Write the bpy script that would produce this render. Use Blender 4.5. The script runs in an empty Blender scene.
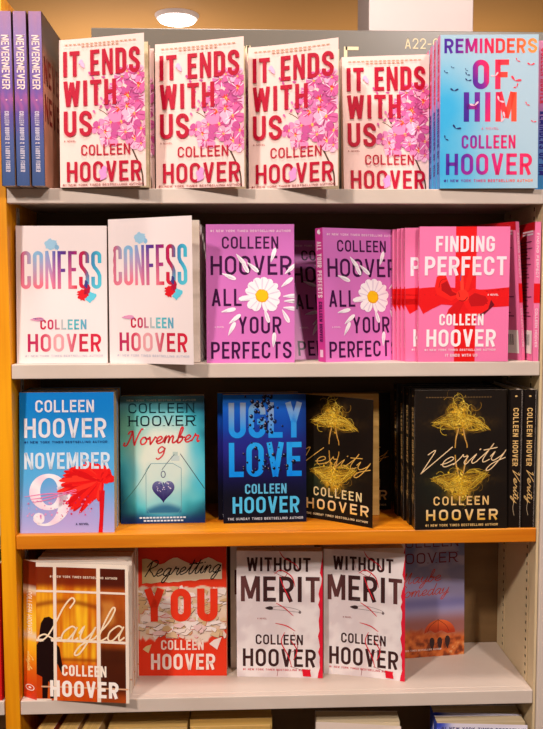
import bpy, math, random
import numpy as np
from mathutils import Vector, Matrix
C = bpy.context.scene.collection
sc = bpy.context.scene
rnd = random.Random(7)
rad = math.radians

# ------------------------------------------------------------------ camera
cam_d = bpy.data.cameras.new('camera'); cam = bpy.data.objects.new('camera', cam_d); C.objects.link(cam)
cam_d.sensor_fit = 'HORIZONTAL'; cam_d.sensor_width = 36.0; cam_d.lens = 36.0 * 850 / 543
cam_d.clip_start = 0.05; cam_d.clip_end = 60
PI_, YA, RO = rad(4.44), rad(2.32), rad(-0.18)
fwd = Vector((math.sin(YA) * math.cos(PI_), math.cos(YA) * math.cos(PI_), -math.sin(PI_)))
rgt = Vector((math.cos(YA), -math.sin(YA), 0)); upv = rgt.cross(fwd)
r2 = math.cos(RO) * rgt + math.sin(RO) * upv; u2 = -math.sin(RO) * rgt + math.cos(RO) * upv
mw = Matrix((r2, u2, -fwd)).transposed().to_4x4(); mw.translation = Vector((-0.0615, -1.2461, 1.35))
cam.matrix_world = mw
sc.camera = cam

# ------------------------------------------------------------------ world, lights, exposure
wd = bpy.data.worlds.new('world'); sc.world = wd; wd.use_nodes = True
bg = wd.node_tree.nodes['Background']; bg.inputs[0].default_value = (1.0, 0.90, 0.84, 1); bg.inputs[1].default_value = 0.15
def lamp(name, loc, aim, power, size, col):
    l = bpy.data.lights.new(name, 'AREA'); l.shape = 'DISK'; l.size = size; l.energy = power; l.color = col
    o = bpy.data.objects.new(name, l); C.objects.link(o); o.location = loc
    o.rotation_euler = (Vector(aim) - Vector(loc)).to_track_quat('-Z', 'Y').to_euler()
    return o
lamp('downlight_near', (-0.15, -0.40, 2.93), (0, -0.05, 1.0), 26, 0.30, (1.0, 0.87, 0.80))
lamp('downlight_front', (-1.5, -2.0, 2.93), (0, 0, 0.9), 74, 0.24, (1.0, 0.88, 0.82))
lamp('downlight_right', (1.0, -2.5, 2.93), (0, 0, 0.9), 56, 0.24, (1.0, 0.88, 0.82))
lamp('column_fill', (0.30, 0.85, 2.93), (0.6, 2.0, 2.1), 21, 0.30, (1.0, 0.90, 0.83))  # added fill without a fixture, brightens the white column
lamp('ceiling_fill_left', (-0.8, 4.4, 1.9), (-0.8, 4.8, 3.0), 34, 0.8, (1.0, 0.92, 0.84))  # unseen fill added under the ceiling to lift its left part
lamp('ceiling_fill_right', (1.3, 4.4, 1.7), (1.3, 4.8, 3.0), 26, 0.8, (1.0, 0.86, 0.66))  # second added ceiling fill, lifts the side right of the column
sc.view_settings.view_transform = 'Standard'; sc.view_settings.look = 'None'
sc.view_settings.exposure = -0.19; sc.view_settings.gamma = 1.0; sc.view_settings.use_curve_mapping = False

# ------------------------------------------------------------------ colours and materials
def lin1(c):
    c = c / 255.0
    return c / 12.92 if c <= 0.04045 else ((c + 0.055) / 1.055) ** 2.4
def lin(c): return tuple(lin1(x) for x in c[:3]) + (1.0,)
def mix(a, b, t): return tuple(x + (y - x) * t for x, y in zip(a, b))
def ramp(stops, x):
    if x <= stops[0][0]: return stops[0][1]
    for (p, c), (q, d) in zip(stops, stops[1:]):
        if x <= q: return mix(c, d, (x - p) / (q - p))
    return stops[-1][1]
def base_mat(name, rough=0.5, spec=0.4):
    m = bpy.data.materials.new(name); m.use_nodes = True
    b = m.node_tree.nodes['Principled BSDF']; b.inputs['Roughness'].default_value = rough
    b.inputs['Specular IOR Level'].default_value = spec
    return m, m.node_tree, b
def noise_mat(name, c1, c2, scale=(20, 20, 20), rough=0.5, spec=0.4, detail=4, bump=0.0, lo=0.35, hi=0.65):
    m, nt, b = base_mat(name, rough, spec); N = nt.nodes; L = nt.links
    tc = N.new('ShaderNodeTexCoord'); mp = N.new('ShaderNodeMapping'); mp.inputs['Scale'].default_value = scale
    no = N.new('ShaderNodeTexNoise'); no.inputs['Scale'].default_value = 1.0; no.inputs['Detail'].default_value = detail
    cr = N.new('ShaderNodeValToRGB'); cr.color_ramp.elements[0].position = lo; cr.color_ramp.elements[1].position = hi
    cr.color_ramp.elements[0].color = lin(c1); cr.color_ramp.elements[1].color = lin(c2)
    L.new(tc.outputs['Object'], mp.inputs[0]); L.new(mp.outputs[0], no.inputs['Vector'])
    L.new(no.outputs['Fac'], cr.inputs[0]); L.new(cr.outputs[0], b.inputs['Base Color'])
    if bump:
        bp = N.new('ShaderNodeBump'); bp.inputs['Strength'].default_value = bump; bp.inputs['Distance'].default_value = 0.002
        L.new(no.outputs['Fac'], bp.inputs['Height']); L.new(bp.outputs[0], b.inputs['Normal'])
    return m
def ink_mat(name, rough, spec, coat=0.0):
    m, nt, b = base_mat(name, rough, spec); N = nt.nodes; L = nt.links
    a = N.new('ShaderNodeAttribute'); a.attribute_name = 'Col'
    L.new(a.outputs['Color'], b.inputs['Base Color'])
    if coat: b.inputs['Coat Weight'].default_value = coat; b.inputs['Coat Roughness'].default_value = 0.12
    return m
INK = ink_mat('printed_card', 0.5, 0.14)
INKG = ink_mat('glossy_printed_card', 0.35, 0.25, 0.12)
MIRR = ink_mat('shiny_laminate', 0.3, 0.25)
PAGES = noise_mat('book_pages', (196, 176, 138), (232, 214, 180), (6, 900, 6), 0.8, 0.15)
PAGESW = noise_mat('pale_book_pages', (205, 190, 172), (240, 228, 214), (6, 900, 6), 0.8, 0.15)
PAGESO = noise_mat('ochre_book_pages', (190, 150, 82), (222, 186, 112), (6, 900, 6), 0.8, 0.15)
BEIGE = noise_mat('beige_painted_metal', (206, 190, 176), (214, 199, 186), (9, 9, 9), 0.42, 0.35)
BEIGE2 = noise_mat('cream_painted_metal', (204, 182, 142), (212, 191, 152), (9, 9, 9), 0.5, 0.3)
BACK = noise_mat('brown_back_board', (120, 92, 58), (132, 102, 66), (5, 5, 30), 0.6, 0.25)
WOOD = noise_mat('orange_wood', (205, 112, 10), (238, 152, 28), (3, 45, 45), 0.38, 0.4, 6, 0.05)
WOODV = noise_mat('orange_wood_upright', (222, 134, 6), (248, 170, 14), (55, 55, 3), 0.38, 0.4, 6, 0.05)
DARK = noise_mat('slot_shade_paint', (18, 12, 8), (26, 18, 12), (20, 20, 20), 0.8, 0.1)  # dark colour standing in for the shade inside the slots
GREY = noise_mat('grey_sign_board', (104, 98, 88), (111, 105, 95), (3, 3, 3), 0.3, 0.5)
CREAM = noise_mat('cream_vinyl', (232, 214, 176), (238, 222, 186), (9, 9, 9), 0.5, 0.3)
TAN = noise_mat('tan_ceiling_paint', (176, 128, 72), (184, 134, 78), (0.6, 0.6, 0.6), 0.7, 0.2)
WHITE = noise_mat('white_paint', (226, 208, 204), (232, 215, 211), (2, 2, 2), 0.6, 0.3)
FLOOR = noise_mat('brown_carpet', (90, 70, 52), (110, 88, 66), (60, 60, 60), 0.9, 0.1)
def lamp_mat():
    m, nt, b = base_mat('lit_lamp_glass'); b.inputs['Emission Color'].default_value = (1, 0.96, 0.9, 1)
    b.inputs['Emission Strength'].default_value = 6.0
    no = nt.nodes.new('ShaderNodeTexNoise'); no.inputs['Scale'].default_value = 3
    cr = nt.nodes.new('ShaderNodeValToRGB'); cr.color_ramp.elements[0].color = (0.95, 0.92, 0.86, 1); cr.color_ramp.elements[1].color = (1, 0.97, 0.92, 1)
    nt.links.new(no.outputs['Fac'], cr.inputs[0]); nt.links.new(cr.outputs[0], b.inputs['Emission Color'])
    return m
GLOW = lamp_mat()

# ------------------------------------------------------------------ mesh helpers
def link(name, me, parent=None):
    o = bpy.data.objects.new(name, me); C.objects.link(o)
    if parent: o.parent = parent
    return o
def mesh(name, v, f, mat, parent=None, cols=None):
    me = bpy.data.meshes.new(name); me.from_pydata(v, [], f); me.materials.append(mat)
    if cols is not None:
        a = me.color_attributes.new('Col', 'FLOAT_COLOR', 'POINT')
        a.data.foreach_set('color', np.array(cols, dtype=np.float32).ravel())
    me.update()
    return link(name, me, parent)
class MB:
    def __init__(s): s.v = []; s.f = []
    def box(s, x0, x1, y0, y1, z0, z1):
        n = len(s.v); s.v += [(x0, y0, z0), (x1, y0, z0), (x1, y1, z0), (x0, y1, z0), (x0, y0, z1), (x1, y0, z1), (x1, y1, z1), (x0, y1, z1)]
        s.f += [tuple(n + i for i in q) for q in ((3, 2, 1, 0), (4, 5, 6, 7), (0, 1, 5, 4), (1, 2, 6, 5), (2, 3, 7, 6), (3, 0, 4, 7))]
        return s
    def cyl(s, x, y, z0, z1, r0, r1=None, n=40):
        r1 = r0 if r1 is None else r1; k = len(s.v)
        for r, z in ((r0, z0), (r1, z1)):
            s.v += [(x + r * math.cos(2 * math.pi * i / n), y + r * math.sin(2 * math.pi * i / n), z) for i in range(n)]
        s.f += [(k + i, k + (i + 1) % n, k + n + (i + 1) % n, k + n + i) for i in range(n)]
        s.f += [tuple(k + i for i in reversed(range(n))), tuple(k + n + i for i in range(n))]
        return s
    def build(s, name, mat, parent=None, bevel=0.0):
        o = mesh(name, s.v, s.f, mat, parent)
        if bevel:
            b = o.modifiers.new('bevel', 'BEVEL'); b.width = bevel; b.segments = 2; b.limit_method = 'ANGLE'
        return o
def tag(o, label=None, cat=None, group=None, kind=None):
    if label: o['label'] = label
    if cat: o['category'] = cat
    if group: o['group'] = group
    if kind: o['kind'] = kind
    return o
def empty(name, loc=(0, 0, 0), yaw=0):
    o = bpy.data.objects.new(name, None); C.objects.link(o); o.empty_display_size = 0.03
    o.location = loc; o.rotation_euler = (0, 0, rad(yaw)); return o
def dup(root, loc=None, yaw=None, label=None, group=None, shift=None):
    r = root.copy(); C.objects.link(r)
    if loc: r.location = loc
    if shift: r.location = Vector(root.location) + Vector(shift)
    if yaw is not None: r.rotation_euler = (0, 0, rad(yaw))
    if label: r['label'] = label
    if group: r['group'] = group
    for ch in list(root.children):
        c = ch.copy(); C.objects.link(c); c.parent = r
        for g in list(ch.children):
            d = g.copy(); C.objects.link(d); d.parent = c
    return r

# ------------------------------------------------------------------ stroke lettering (tall condensed gothic + a running hand)
def arc(cx, cy, rx, ry, a0, a1, n=7):
    return [(cx + rx * math.cos(rad(a0 + (a1 - a0) * i / n)), cy + ry * math.sin(rad(a0 + (a1 - a0) * i / n))) for i in range(n + 1)]
WID = {'I': .36, 'M': 1.3, 'W': 1.42, '1': .6, ' ': .5, '#': 1.1, '-': .65, "'": .3, 'E': .86, 'F': .84, 'L': .84, '&': 1.1, 'T': .95, '/': .7, '.': .3}
def glyph(ch, w, h, t):
    a = t / 2; L, R, B, T = a, w - a, a, h - a; m = w / 2; r = min((w - t) / 2, h * .26); H = h
    tl = arc(L + r, T - r, r, r, 180, 90); tr = arc(R - r, T - r, r, r, 90, 0); br = arc(R - r, B + r, r, r, 0, -90); bl = arc(L + r, B + r, r, r, -90, -180)
    ring = tl + tr + br + bl
    S = lambda *p: (list(p), False)
    if ch in 'O0': return [(ring, True)]
    if ch == 'C': return [([(R, H * .66)] + tr[::-1] + tl[::-1] + bl[::-1] + br[::-1] + [(R, H * .34)], False)]
    if ch == 'G': return [([(R, H * .66)] + tr[::-1] + tl[::-1] + bl[::-1] + br[::-1] + [(R, H * .46), (m, H * .46)], False)]
    if ch == 'S':
        p = [(R, H * .68)] + tr[::-1] + tl[::-1] + [(L, H * .66), (L + .12 * w, H * .575), (m, H * .51), (R - .12 * w, H * .43), (R, H * .34)] + br + bl + [(L, H * .32)]
        return [(p, False)]
    if ch == 'D': return [([(L, B)] + br[::-1] + tr[::-1] + [(L, T)], True)]
    if ch in 'PR':
        q = H * .45; rr = min(r, (T - q) / 2)
        p = [(L, 0), (L, T)] + arc(R - rr, T - rr, rr, rr, 90, 0) + arc(R - rr, q + rr, rr, rr, 0, -90) + [(L, q)]
        o = [(p, False)]
        if ch == 'R': o.append(S((m, q), (R - a * .4, 0)))
        return o
    if ch == 'B':
        q = H * .52; rr = min(r, (T - q) / 2)
        p = [(L, B)] + arc(R - rr, B + rr, rr, rr, -90, 0) + arc(R - rr, q - rr, rr, rr, 0, 90) + [(L, q)]
        p2 = [(L, q)] + arc(R - rr - .04 * w, q + rr, rr, rr, -90, 0) + arc(R - rr - .04 * w, T - rr, rr, rr, 0, 90) + [(L, T)]
        return [(p, False), (p2, False), S((L, 0), (L, H))]
    if ch == 'U': return [([(L, H)] + bl[::-1] + br[::-1] + [(R, H)], False)]
    if ch == 'J': return [([(R, H)] + br + bl + [(L, H * .3)], False)]
    if ch == 'I': return [S((m, 0), (m, H))]
    if ch == '1': return [S((m, 0), (m, H)), S((m, T - a), (L, T - .2 * H))]
    if ch == '2': return [([(L, H * .68)] + tl + tr + [(R, H * .6), (L + a, B), (w, B)], False)]
    if ch == 'T': return [S((m, 0), (m, H)), S((0, T), (w, T))]
    if ch == 'L': return [S((L, H), (L, B), (w, B))]
    if ch == 'E': return [S((L, 0), (L, H)), S((L, T), (w, T)), S((L, B), (w, B)), S((L, H * .51), (w * .9, H * .51))]
    if ch == 'F': return [S((L, 0), (L, H)), S((L, T), (w, T)), S((L, H * .49), (w * .9, H * .49))]
    if ch == 'H': return [S((L, 0), (L, H)), S((R, 0), (R, H)), S((L, H * .51), (R, H * .51))]
    if ch == 'N': return [S((L, 0), (L, H)), S((R, 0), (R, H)), S((L, H), (R, 0))]
    if ch == 'M': return [S((L, 0), (L, H)), S((R, 0), (R, H)), S((L + a * .4, H), (m, H * .12)), S((R - a * .4, H), (m, H * .12))]
    if ch == 'W': return [S((L, H), (w * .27, 0)), S((w * .27, 0), (m, H * .95)), S((m, H * .95), (w * .73, 0)), S((w * .73, 0), (R, H))]
    if ch == 'V': return [S((L, H), (m, 0)), S((R, H), (m, 0))]
    if ch == 'A': return [S((L, 0), (m, H)), S((R, 0), (m, H)), S((w * .26, H * .27), (w * .74, H * .27))]
    if ch == 'Y': return [S((L, H), (m, H * .44)), S((R, H), (m, H * .44)), S((m, 0), (m, H * .46))]
    if ch == 'K': return [S((L, 0), (L, H)), S((R, H), (L, H * .42)), S((w * .4, H * .58), (R, 0))]
    if ch == 'X': return [S((L, 0), (R, H)), S((L, H), (R, 0))]
    if ch == '#': return [S((w * .3, 0), (w * .4, H)), S((w * .65, 0), (w * .75, H)), S((0, H * .35), (w, H * .35)), S((0, H * .65), (w, H * .65))]
    if ch == '&': return [([(R, H * .45), (m, B), (L, H * .25), (w * .7, H * .75), (m, T), (w * .25, H * .75), (R, 0)], False)]
    if ch == '-': return [S((0, H * .45), (w, H * .45))]
    if ch == "'": return [S((m, H * .7), (m, H))]
    if ch == '.': return [S((m, 0), (m, t * 1.2))]
    return []
CUR = {  # running hand, x-height 1: (advance, strokes)
 'a': (1.05, [[(.75, .85), (.45, 1), (.1, .6), (.15, .1), (.45, 0), (.72, .55), (.8, .95), (.75, .3), (.88, 0), (1.1, .22)]]),
 'b': (.95, [[(0, .1), (.4, 1.2), (.5, 2), (.3, 2.1), (.2, 1.2), (.2, .1), (.45, 0), (.7, .4), (.6, .85), (.35, .75), (1, .7)]]),
 'd': (1.05, [[(.75, .85), (.45, 1), (.1, .6), (.15, .1), (.45, 0), (.75, .6), (.9, 2.0), (.78, .3), (.9, 0), (1.1, .22)]]),
 'e': (.88, [[(0, .3), (.4, .42), (.68, .75), (.45, 1), (.15, .7), (.15, .25), (.42, 0), (.92, .28)]]),
 'g': (1.0, [[(.75, .85), (.45, 1), (.1, .6), (.15, .1), (.45, .05), (.75, .6), (.8, .95), (.75, 0), (.5, -.85), (.2, -.8), (.4, -.2), (1.05, .2)]]),
 'i': (.6, [[(0, .2), (.3, .95), (.25, .3), (.4, 0), (.65, .22)], [(.36, 1.38), (.42, 1.5)]]),
 'l': (.72, [[(0, .1), (.5, 1.2), (.6, 2.1), (.4, 2.2), (.28, 1.2), (.3, .2), (.5, 0), (.78, .22)]]),
 'm': (1.55, [[(0, .3), (.2, .95), (.2, 0), (.28, .6), (.5, 1), (.65, .8), (.65, 0), (.75, .6), (.98, 1), (1.12, .8), (1.12, .2), (1.28, 0), (1.6, .22)]]),
 'n': (1.05, [[(0, .3), (.2, .95), (.2, 0), (.28, .6), (.52, 1), (.7, .8), (.7, .2), (.85, 0), (1.1, .22)]]),
 'o': (.9, [[(.6, .95), (.25, .95), (.05, .5), (.25, .02), (.6, .1), (.75, .55), (.55, .95), (.62, .75), (.95, .8)]]),
 'r': (.9, [[(0, .1), (.25, .8), (.3, 1.1), (.42, .85), (.7, .85), (.65, .3), (.8, 0), (.95, .2)]]),
 's': (.85, [[(0, .1), (.38, .95), (.42, 1.05), (.58, .55), (.5, .1), (.2, .05), (.9, .22)]]),
 't': (.75, [[(0, .2), (.42, 1.3), (.5, 1.9), (.35, .6), (.4, .1), (.55, 0), (.82, .22)], [(.05, 1.3), (.9, 1.42)]]),
 'u': (1.05, [[(0, .2), (.15, .95), (.15, .25), (.4, 0), (.7, .5), (.75, .95), (.72, .25), (.9, 0), (1.1, .22)]]),
 'v': (.95, [[(0, .6), (.15, .95), (.35, .08), (.45, .05), (.75, .85), (.7, 1), (1.0, .8)]]),
 'y': (1.0, [[(0, .5), (.15, .95), (.15, .3), (.4, .05), (.75, .5), (.85, .95), (.75, 0), (.5, -.9), (.22, -.9), (.4, -.3), (1.1, .2)]]),
 'V': (1.0, [[(-.25, 1.55), (.05, 1.95), (.12, 1.6), (.0, -.25), (.1, -.15), (1.15, 2.1)]]),
 'L': (1.1, [[(1.0, 2.25), (1.12, 2.75), (.85, 2.95), (.6, 2.3), (.48, 1.2), (.3, .35), (0, .05), (-.2, .3), (.1, .5), (.7, .2), (1.15, .25)]]),
 'N': (1.5, [[(-.3, .4), (-.35, .0), (0, 0), (.25, 1.0), (.35, 1.9), (.55, 1.2), (.9, 0), (1.0, .8), (1.3, 2.1), (1.55, 2.1)], [(-.1, 1.5), (.05, 1.9), (.4, 1.95)]]),
 'R': (1.2, [[(.25, 2.0), (.2, 1.0), (0, 0)], [(-.15, 1.3), (.25, 2.05), (.85, 2.1), (.95, 1.5), (.3, 1.0), (.7, .5), (1.1, 0), (1.25, .2)]]),
 'M': (1.6, [[(-.2, .1), (.1, .4), (.35, 1.9), (.5, .2), (.6, .2), (1.0, 1.9), (1.05, .3), (1.25, 0), (1.55, .25)]]),
 'S': (1.1, [[(1.0, 1.7), (.7, 2.05), (.35, 1.6), (.75, .8), (.6, .1), (.1, .05), (-.1, .4), (.9, .3), (1.1, .3)]]),
 '9': (.9, [[(.75, 1.5), (.4, 1.75), (.1, 1.3), (.3, .85), (.7, 1.2), (.78, 1.6), (.7, .6), (.3, .0), (.0, .15)]]),
 ' ': (.5, []),
}
def spline(p, n=6):
    if len(p) < 3: return p
    q = [p[0]] + list(p) + [p[-1]]; out = []
    for i in range(1, len(q) - 2):
        a, b, c, d = q[i - 1], q[i], q[i + 1], q[i + 2]
        for k in range(n):
            t = k / n
            out.append(tuple(.5 * (2 * b[j] + (c[j] - a[j]) * t + (2 * a[j] - 5 * b[j] + 4 * c[j] - d[j]) * t * t + (3 * b[j] - a[j] - 3 * c[j] + d[j]) * t ** 3) for j in (0, 1)))
    return out + [p[-1]]
class P:
    """A printed layer, drawn flat in metres on a w x h field; laid on its cover by a mapping."""
    def __init__(s, w, h): s.w, s.h, s.v, s.f, s.c, s.k = w, h, [], [], [], 0.0
    def up(s, k=1): s.k += 3e-5 * k; return s
    def raw(s, pts, faces, col):
        n = len(s.v)
        for x, y in pts:
            s.v.append((min(max(x, 0), s.w), min(max(y, 0), s.h), s.k))
            s.c.append(lin(col(x / s.w, y / s.h) if callable(col) else col))
        s.f += [tuple(n + i for i in q) for q in faces]
        return s
    def poly(s, pts, col): return s.raw([(x * s.w, y * s.h) for x, y in pts], [tuple(range(len(pts)))], col)
    def rect(s, x0, x1, y0, y1, col):
        nx = max(1, int(abs(x1 - x0) * s.w / .012)); ny = max(1, int(abs(y1 - y0) * s.h / .012))
        pts = [((x0 + (x1 - x0) * i / nx) * s.w, (y0 + (y1 - y0) * j / ny) * s.h) for j in range(ny + 1) for i in range(nx + 1)]
        return s.raw(pts, [(j * (nx + 1) + i, j * (nx + 1) + i + 1, (j + 1) * (nx + 1) + i + 1, (j + 1) * (nx + 1) + i) for j in range(ny) for i in range(nx)], col)
    def band(s, top, bot, col):
        n = len(top); return s.raw([(x * s.w, y * s.h) for x, y in top + bot], [(i, n + i, n + i + 1, i + 1) for i in range(n - 1)], col)
    def strip(s, p, t, col, closed=False, taper=False):
        n = len(p)
        if n < 2: return s
        A = []; Bq = []
        for i in range(n):
            a = p[(i - 1) % n] if (closed or i > 0) else p[i]; c = p[(i + 1) % n] if (closed or i < n - 1) else p[i]; b = p[i]
            d1 = (b[0] - a[0], b[1] - a[1]); d2 = (c[0] - b[0], c[1] - b[1])
            l1 = math.hypot(*d1); l2 = math.hypot(*d2)
            if l1 < 1e-9: d1 = d2; l1 = l2
            if l2 < 1e-9: d2 = d1; l2 = l1
            if l1 < 1e-9: d1 = d2 = (1, 0); l1 = l2 = 1
            n1 = (-d1[1] / l1, d1[0] / l1); n2 = (-d2[1] / l2, d2[0] / l2)
            nx, ny = n1[0] + n2[0], n1[1] + n2[1]; q = nx * nx + ny * ny
            if q < .3: nx, ny, k = n2[0], n2[1], 1.0
            else: k = 2 / q
            tt = t / 2 * (1 if not taper else (.35 + .65 * math.sin(math.pi * (i + .4) / (n - .2))))
            A.append((b[0] + nx * k * tt, b[1] + ny * k * tt)); Bq.append((b[0] - nx * k * tt, b[1] - ny * k * tt))
        m = n if closed else n - 1
        return s.raw(A + Bq, [(i, n + i, n + (i + 1) % n, (i + 1) % n) for i in range(m)], col)
    def line(s, pts, t, col, smooth=True, taper=False):
        q = [(x * s.w, y * s.h) for x, y in pts]
        return s.strip(spline(q) if smooth else q, t, col, False, taper)
    def text(s, st, x0, x1, y0, y1, col, t=.17, gap=.24, serif=False, skip=()):
        ws = [WID.get(c, 1.0) for c in st]; tot = sum(ws) + gap * (len(st) - 1)
        H = (y1 - y0) * s.h; k = (x1 - x0) * s.w / tot; x = x0 * s.w; T = t * H
        for i, c in enumerate(st):
            gw = ws[i] * k; T2 = min(T * .92, gw * (.30 if c in 'NMWVAK' else .40)) if c != 'I' else min(T * .92, gw)
            if i not in skip:
                for path, cl in glyph(c, gw, H, T2):
                    s.strip([(x + a, y0 * s.h + b) for a, b in path], T2, col, cl)
                if serif and c not in ' OCGS':
                    for yy in (0, H - T2 * .5):
                        for xx in ((0, gw) if c in 'HNVMRAWUY' else (gw * .25,)):
                            s.raw([(x + xx - T2 * .8, y0 * s.h + yy), (x + xx + T2 * .8, y0 * s.h + yy), (x + xx + T2 * .8, y0 * s.h + yy + T2 * .45), (x + xx - T2 * .8, y0 * s.h + yy + T2 * .45)], [(0, 1, 2, 3)], col)
            x += gw + gap * k
        return s
    def hand(s, st, x0, x1, b0, b1, xh, t, col, slant=.25):
        adv = 0; paths = []
        for c in st:
            w, ps = CUR[c]
            for p in ps: paths.append(spline([(adv + x + slant * y, y) for x, y in p]))
            adv += w
        xs = [x for p in paths for x, _ in p]; lo, hi = min(xs), max(xs)
        for p in paths:
            s.strip([((x0 + (x1 - x0) * (x - lo) / (hi - lo)) * s.w, (b0 + (b1 - b0) * (x - lo) / (hi - lo) + y * xh) * s.h) for x, y in p], t, col)
        return s
    def blob(s, cx, cy, r, col, n=22, jag=.25, sx=1, sy=1, seed=1):
        q = random.Random(seed); pts = [(cx * s.w + r * sx * (1 + jag * q.uniform(-1, 1)) * math.cos(2 * math.pi * i / n), cy * s.h + r * sy * (1 + jag * q.uniform(-1, 1)) * math.sin(2 * math.pi * i / n)) for i in range(n)]
        return s.raw(pts, [tuple(range(n))], col)
    def petal(s, cx, cy, L, W, ang, col, off=0.0):
        ca, sa = math.cos(rad(ang)), math.sin(rad(ang)); pts = []
        prof = [(0, .12), (.25, .6), (.55, .98), (.8, .95), (.95, .55), (1, 0), (.95, -.55), (.8, -.95), (.55, -.98), (.25, -.6), (0, -.12)]
        for a, b in prof:
            a = off + a * L; b = b * W / 2; pts.append((cx * s.w + a * ca - b * sa, cy * s.h + a * sa + b * ca))
        return s.raw(pts, [tuple(range(len(pts)))], col)

# ------------------------------------------------------------------ the book builder
def vnoise(U, V, seed=0, oct=3):
    r = np.zeros_like(U); amp = 1.0; tot = 0
    for o in range(oct):
        g = np.random.RandomState(seed + 17 * o).rand(64, 64); k = 2 ** o
        x, y = U * k, V * k; xi, yi = np.floor(x).astype(int), np.floor(y).astype(int); fx, fy = x - xi, y - yi
        fx, fy = fx * fx * (3 - 2 * fx), fy * fy * (3 - 2 * fy); G = lambda a, b: g[a % 64, b % 64]
        r += amp * ((G(xi, yi) * (1 - fx) + G(xi + 1, yi) * fx) * (1 - fy) + (G(xi, yi + 1) * (1 - fx) + G(xi + 1, yi + 1) * fx) * fy); tot += amp; amp *= .5
    return r / tot
def paint_cols(fn, nu, nv):
    U, V = np.meshgrid(np.linspace(0, 1, nu + 1), np.linspace(0, 1, nv + 1))
    A = np.clip(np.stack(fn(U, V), -1), 0, 255) / 255.0
    A = np.where(A <= .04045, A / 12.92, ((A + .055) / 1.055) ** 2.4)
    return np.concatenate([A, np.ones(A.shape[:2] + (1,))], -1).reshape(-1, 4).tolist()
def sst(a, b, x):
    t = np.clip((x - a) / (b - a), 0, 1); return t * t * (3 - 2 * t)
def lerp3(a, b, t): return tuple(x + (y - x) * t for x, y in zip(a, b))
def flat(c):
    return lambda U, V: tuple(np.full_like(U, x) for x in c)
def book(label, cat, group, bl, yaw, w, h, t, K, tl=0, tr=None, dyaw=0, lean=0.0, roll=0.0, name='paperback_book', front_label=None):
    """K: kind dictionary (paint, grid, spine colour, back colour, prints, spine_prints, back_prints, pages, mat, hard)."""
    tr = tl if tr is None else tr
    root = empty(name, (bl[0] + w / 2 * math.cos(rad(yaw)), bl[1] + w / 2 * math.sin(rad(yaw)), bl[2]), yaw)
    tag(root, label, cat, group)
    ct = .0022 if K.get('hard') else .0006; ins = .003 if K.get('hard') else .0006
    sl, cl = math.sin(rad(tl)), math.cos(rad(tl)); mat = K.get('mat', INK)
    def front(u, v, k=0.0):
        a = rad(tl + (tr - tl) * u / w); d = rad(dyaw); q = u / w
        return (u * math.cos(d) + lean * v - w / 2, w * math.sin(d) * q ** 1.25 + v * math.sin(a) - k, v * math.cos(a))
    def solid(u, v, d): return (u + lean * v - roll * d - w / 2, d + v * sl, v * cl)
    # page block
    z0, z1, d0, d1, u0, u1 = ins, h - ins, ct + .0003, t - ct - .0002, ct + .0003, w - ins
    v = [solid(*p) for p in ((u0, z0, d0), (u1, z0, d0), (u1, z0, d1), (u0, z0, d1), (u0, z1, d0), (u1, z1, d0), (u1, z1, d1), (u0, z1, d1))]
    F = [(3, 2, 1, 0), (4, 5, 6, 7), (0, 1, 5, 4), (1, 2, 6, 5), (2, 3, 7, 6), (3, 0, 4, 7)]
    mesh('page_block', v, F, K.get('pages', PAGES), root)
    # front cover, a thin curled sheet
    nu, nv = K.get('grid', (10, 14)); cols = paint_cols(K['paint'], nu, nv)
    G = [(i * w / nu, j * h / nv) for j in range(nv + 1) for i in range(nu + 1)]; n = len(G)
    v = [front(a, b) for a, b in G] + [front(a, b, -ct) for a, b in G]
    f = []
    for j in range(nv):
        for i in range(nu):
            a = j * (nu + 1) + i; f += [(a, a + 1, a + nu + 2, a + nu + 1), (n + a, n + a + nu + 1, n + a + nu + 2, n + a + 1)]
    rim = [i for i in range(nu + 1)] + [j * (nu + 1) + nu for j in range(1, nv + 1)] + [nv * (nu + 1) + i for i in range(nu - 1, -1, -1)] + [j * (nu + 1) for j in range(nv - 1, 0, -1)]
    f += [(rim[(i + 1) % len(rim)], rim[i], n + rim[i], n + rim[(i + 1) % len(rim)]) for i in range(len(rim))]
    inner = lin(K.get('inner', (236, 222, 208)))
    fc = mesh('front_cover', v, f, mat, root, cols + [inner] * n)
    lay = .00018
    for nm, fn in K.get('prints', ()):
        p = P(w, h); fn(p)
        mesh(nm, [front(x, y, lay + k) for x, y, k in p.v], p.f, mat, fc, p.c); lay += .00006 + p.k
    # spine
    ns = 24; sp = K.get('spine', (200, 190, 180)); spf = sp if callable(sp) else (lambda a, b: sp)
    v = []; c = []
    for i in range(ns + 1):
        for j in range(5):
            d = t - t * j / 4; bul = K.get('bulge', 0) * (1 - (2 * j / 4 - 1) ** 2)
            q = solid(0, h - h * i / ns, d); v.append((q[0] - bul, q[1], q[2])); c.append(lin(spf(i / ns, j / 4)))
    f = [(i * 5 + j, (i + 1) * 5 + j, (i + 1) * 5 + j + 1, i * 5 + j + 1) for i in range(ns) for j in range(4)]
    n = len(v)
    v += [(x + ct + K.get('bulge', 0) * (1 - (2 * (k % 5) / 4 - 1) ** 2), y, z) for k, (x, y, z) in enumerate(v)]; c = c + c
    f += [tuple(n + q for q in reversed(g)) for g in f]
    so = mesh('spine', v, f, mat, root, c)
    for nm, fn in K.get('spine_prints', ()):
        p = P(h, t); fn(p)
        vv = []
        for x, y, k in p.v:
            q = solid(0, h - x, t - y); vv.append((q[0] - .0003 - k - K.get('bulge', 0) * (1 - (2 * y / t - 1) ** 2), q[1], q[2]))
        mesh(nm, vv, p.f, mat, so, p.c)
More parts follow.
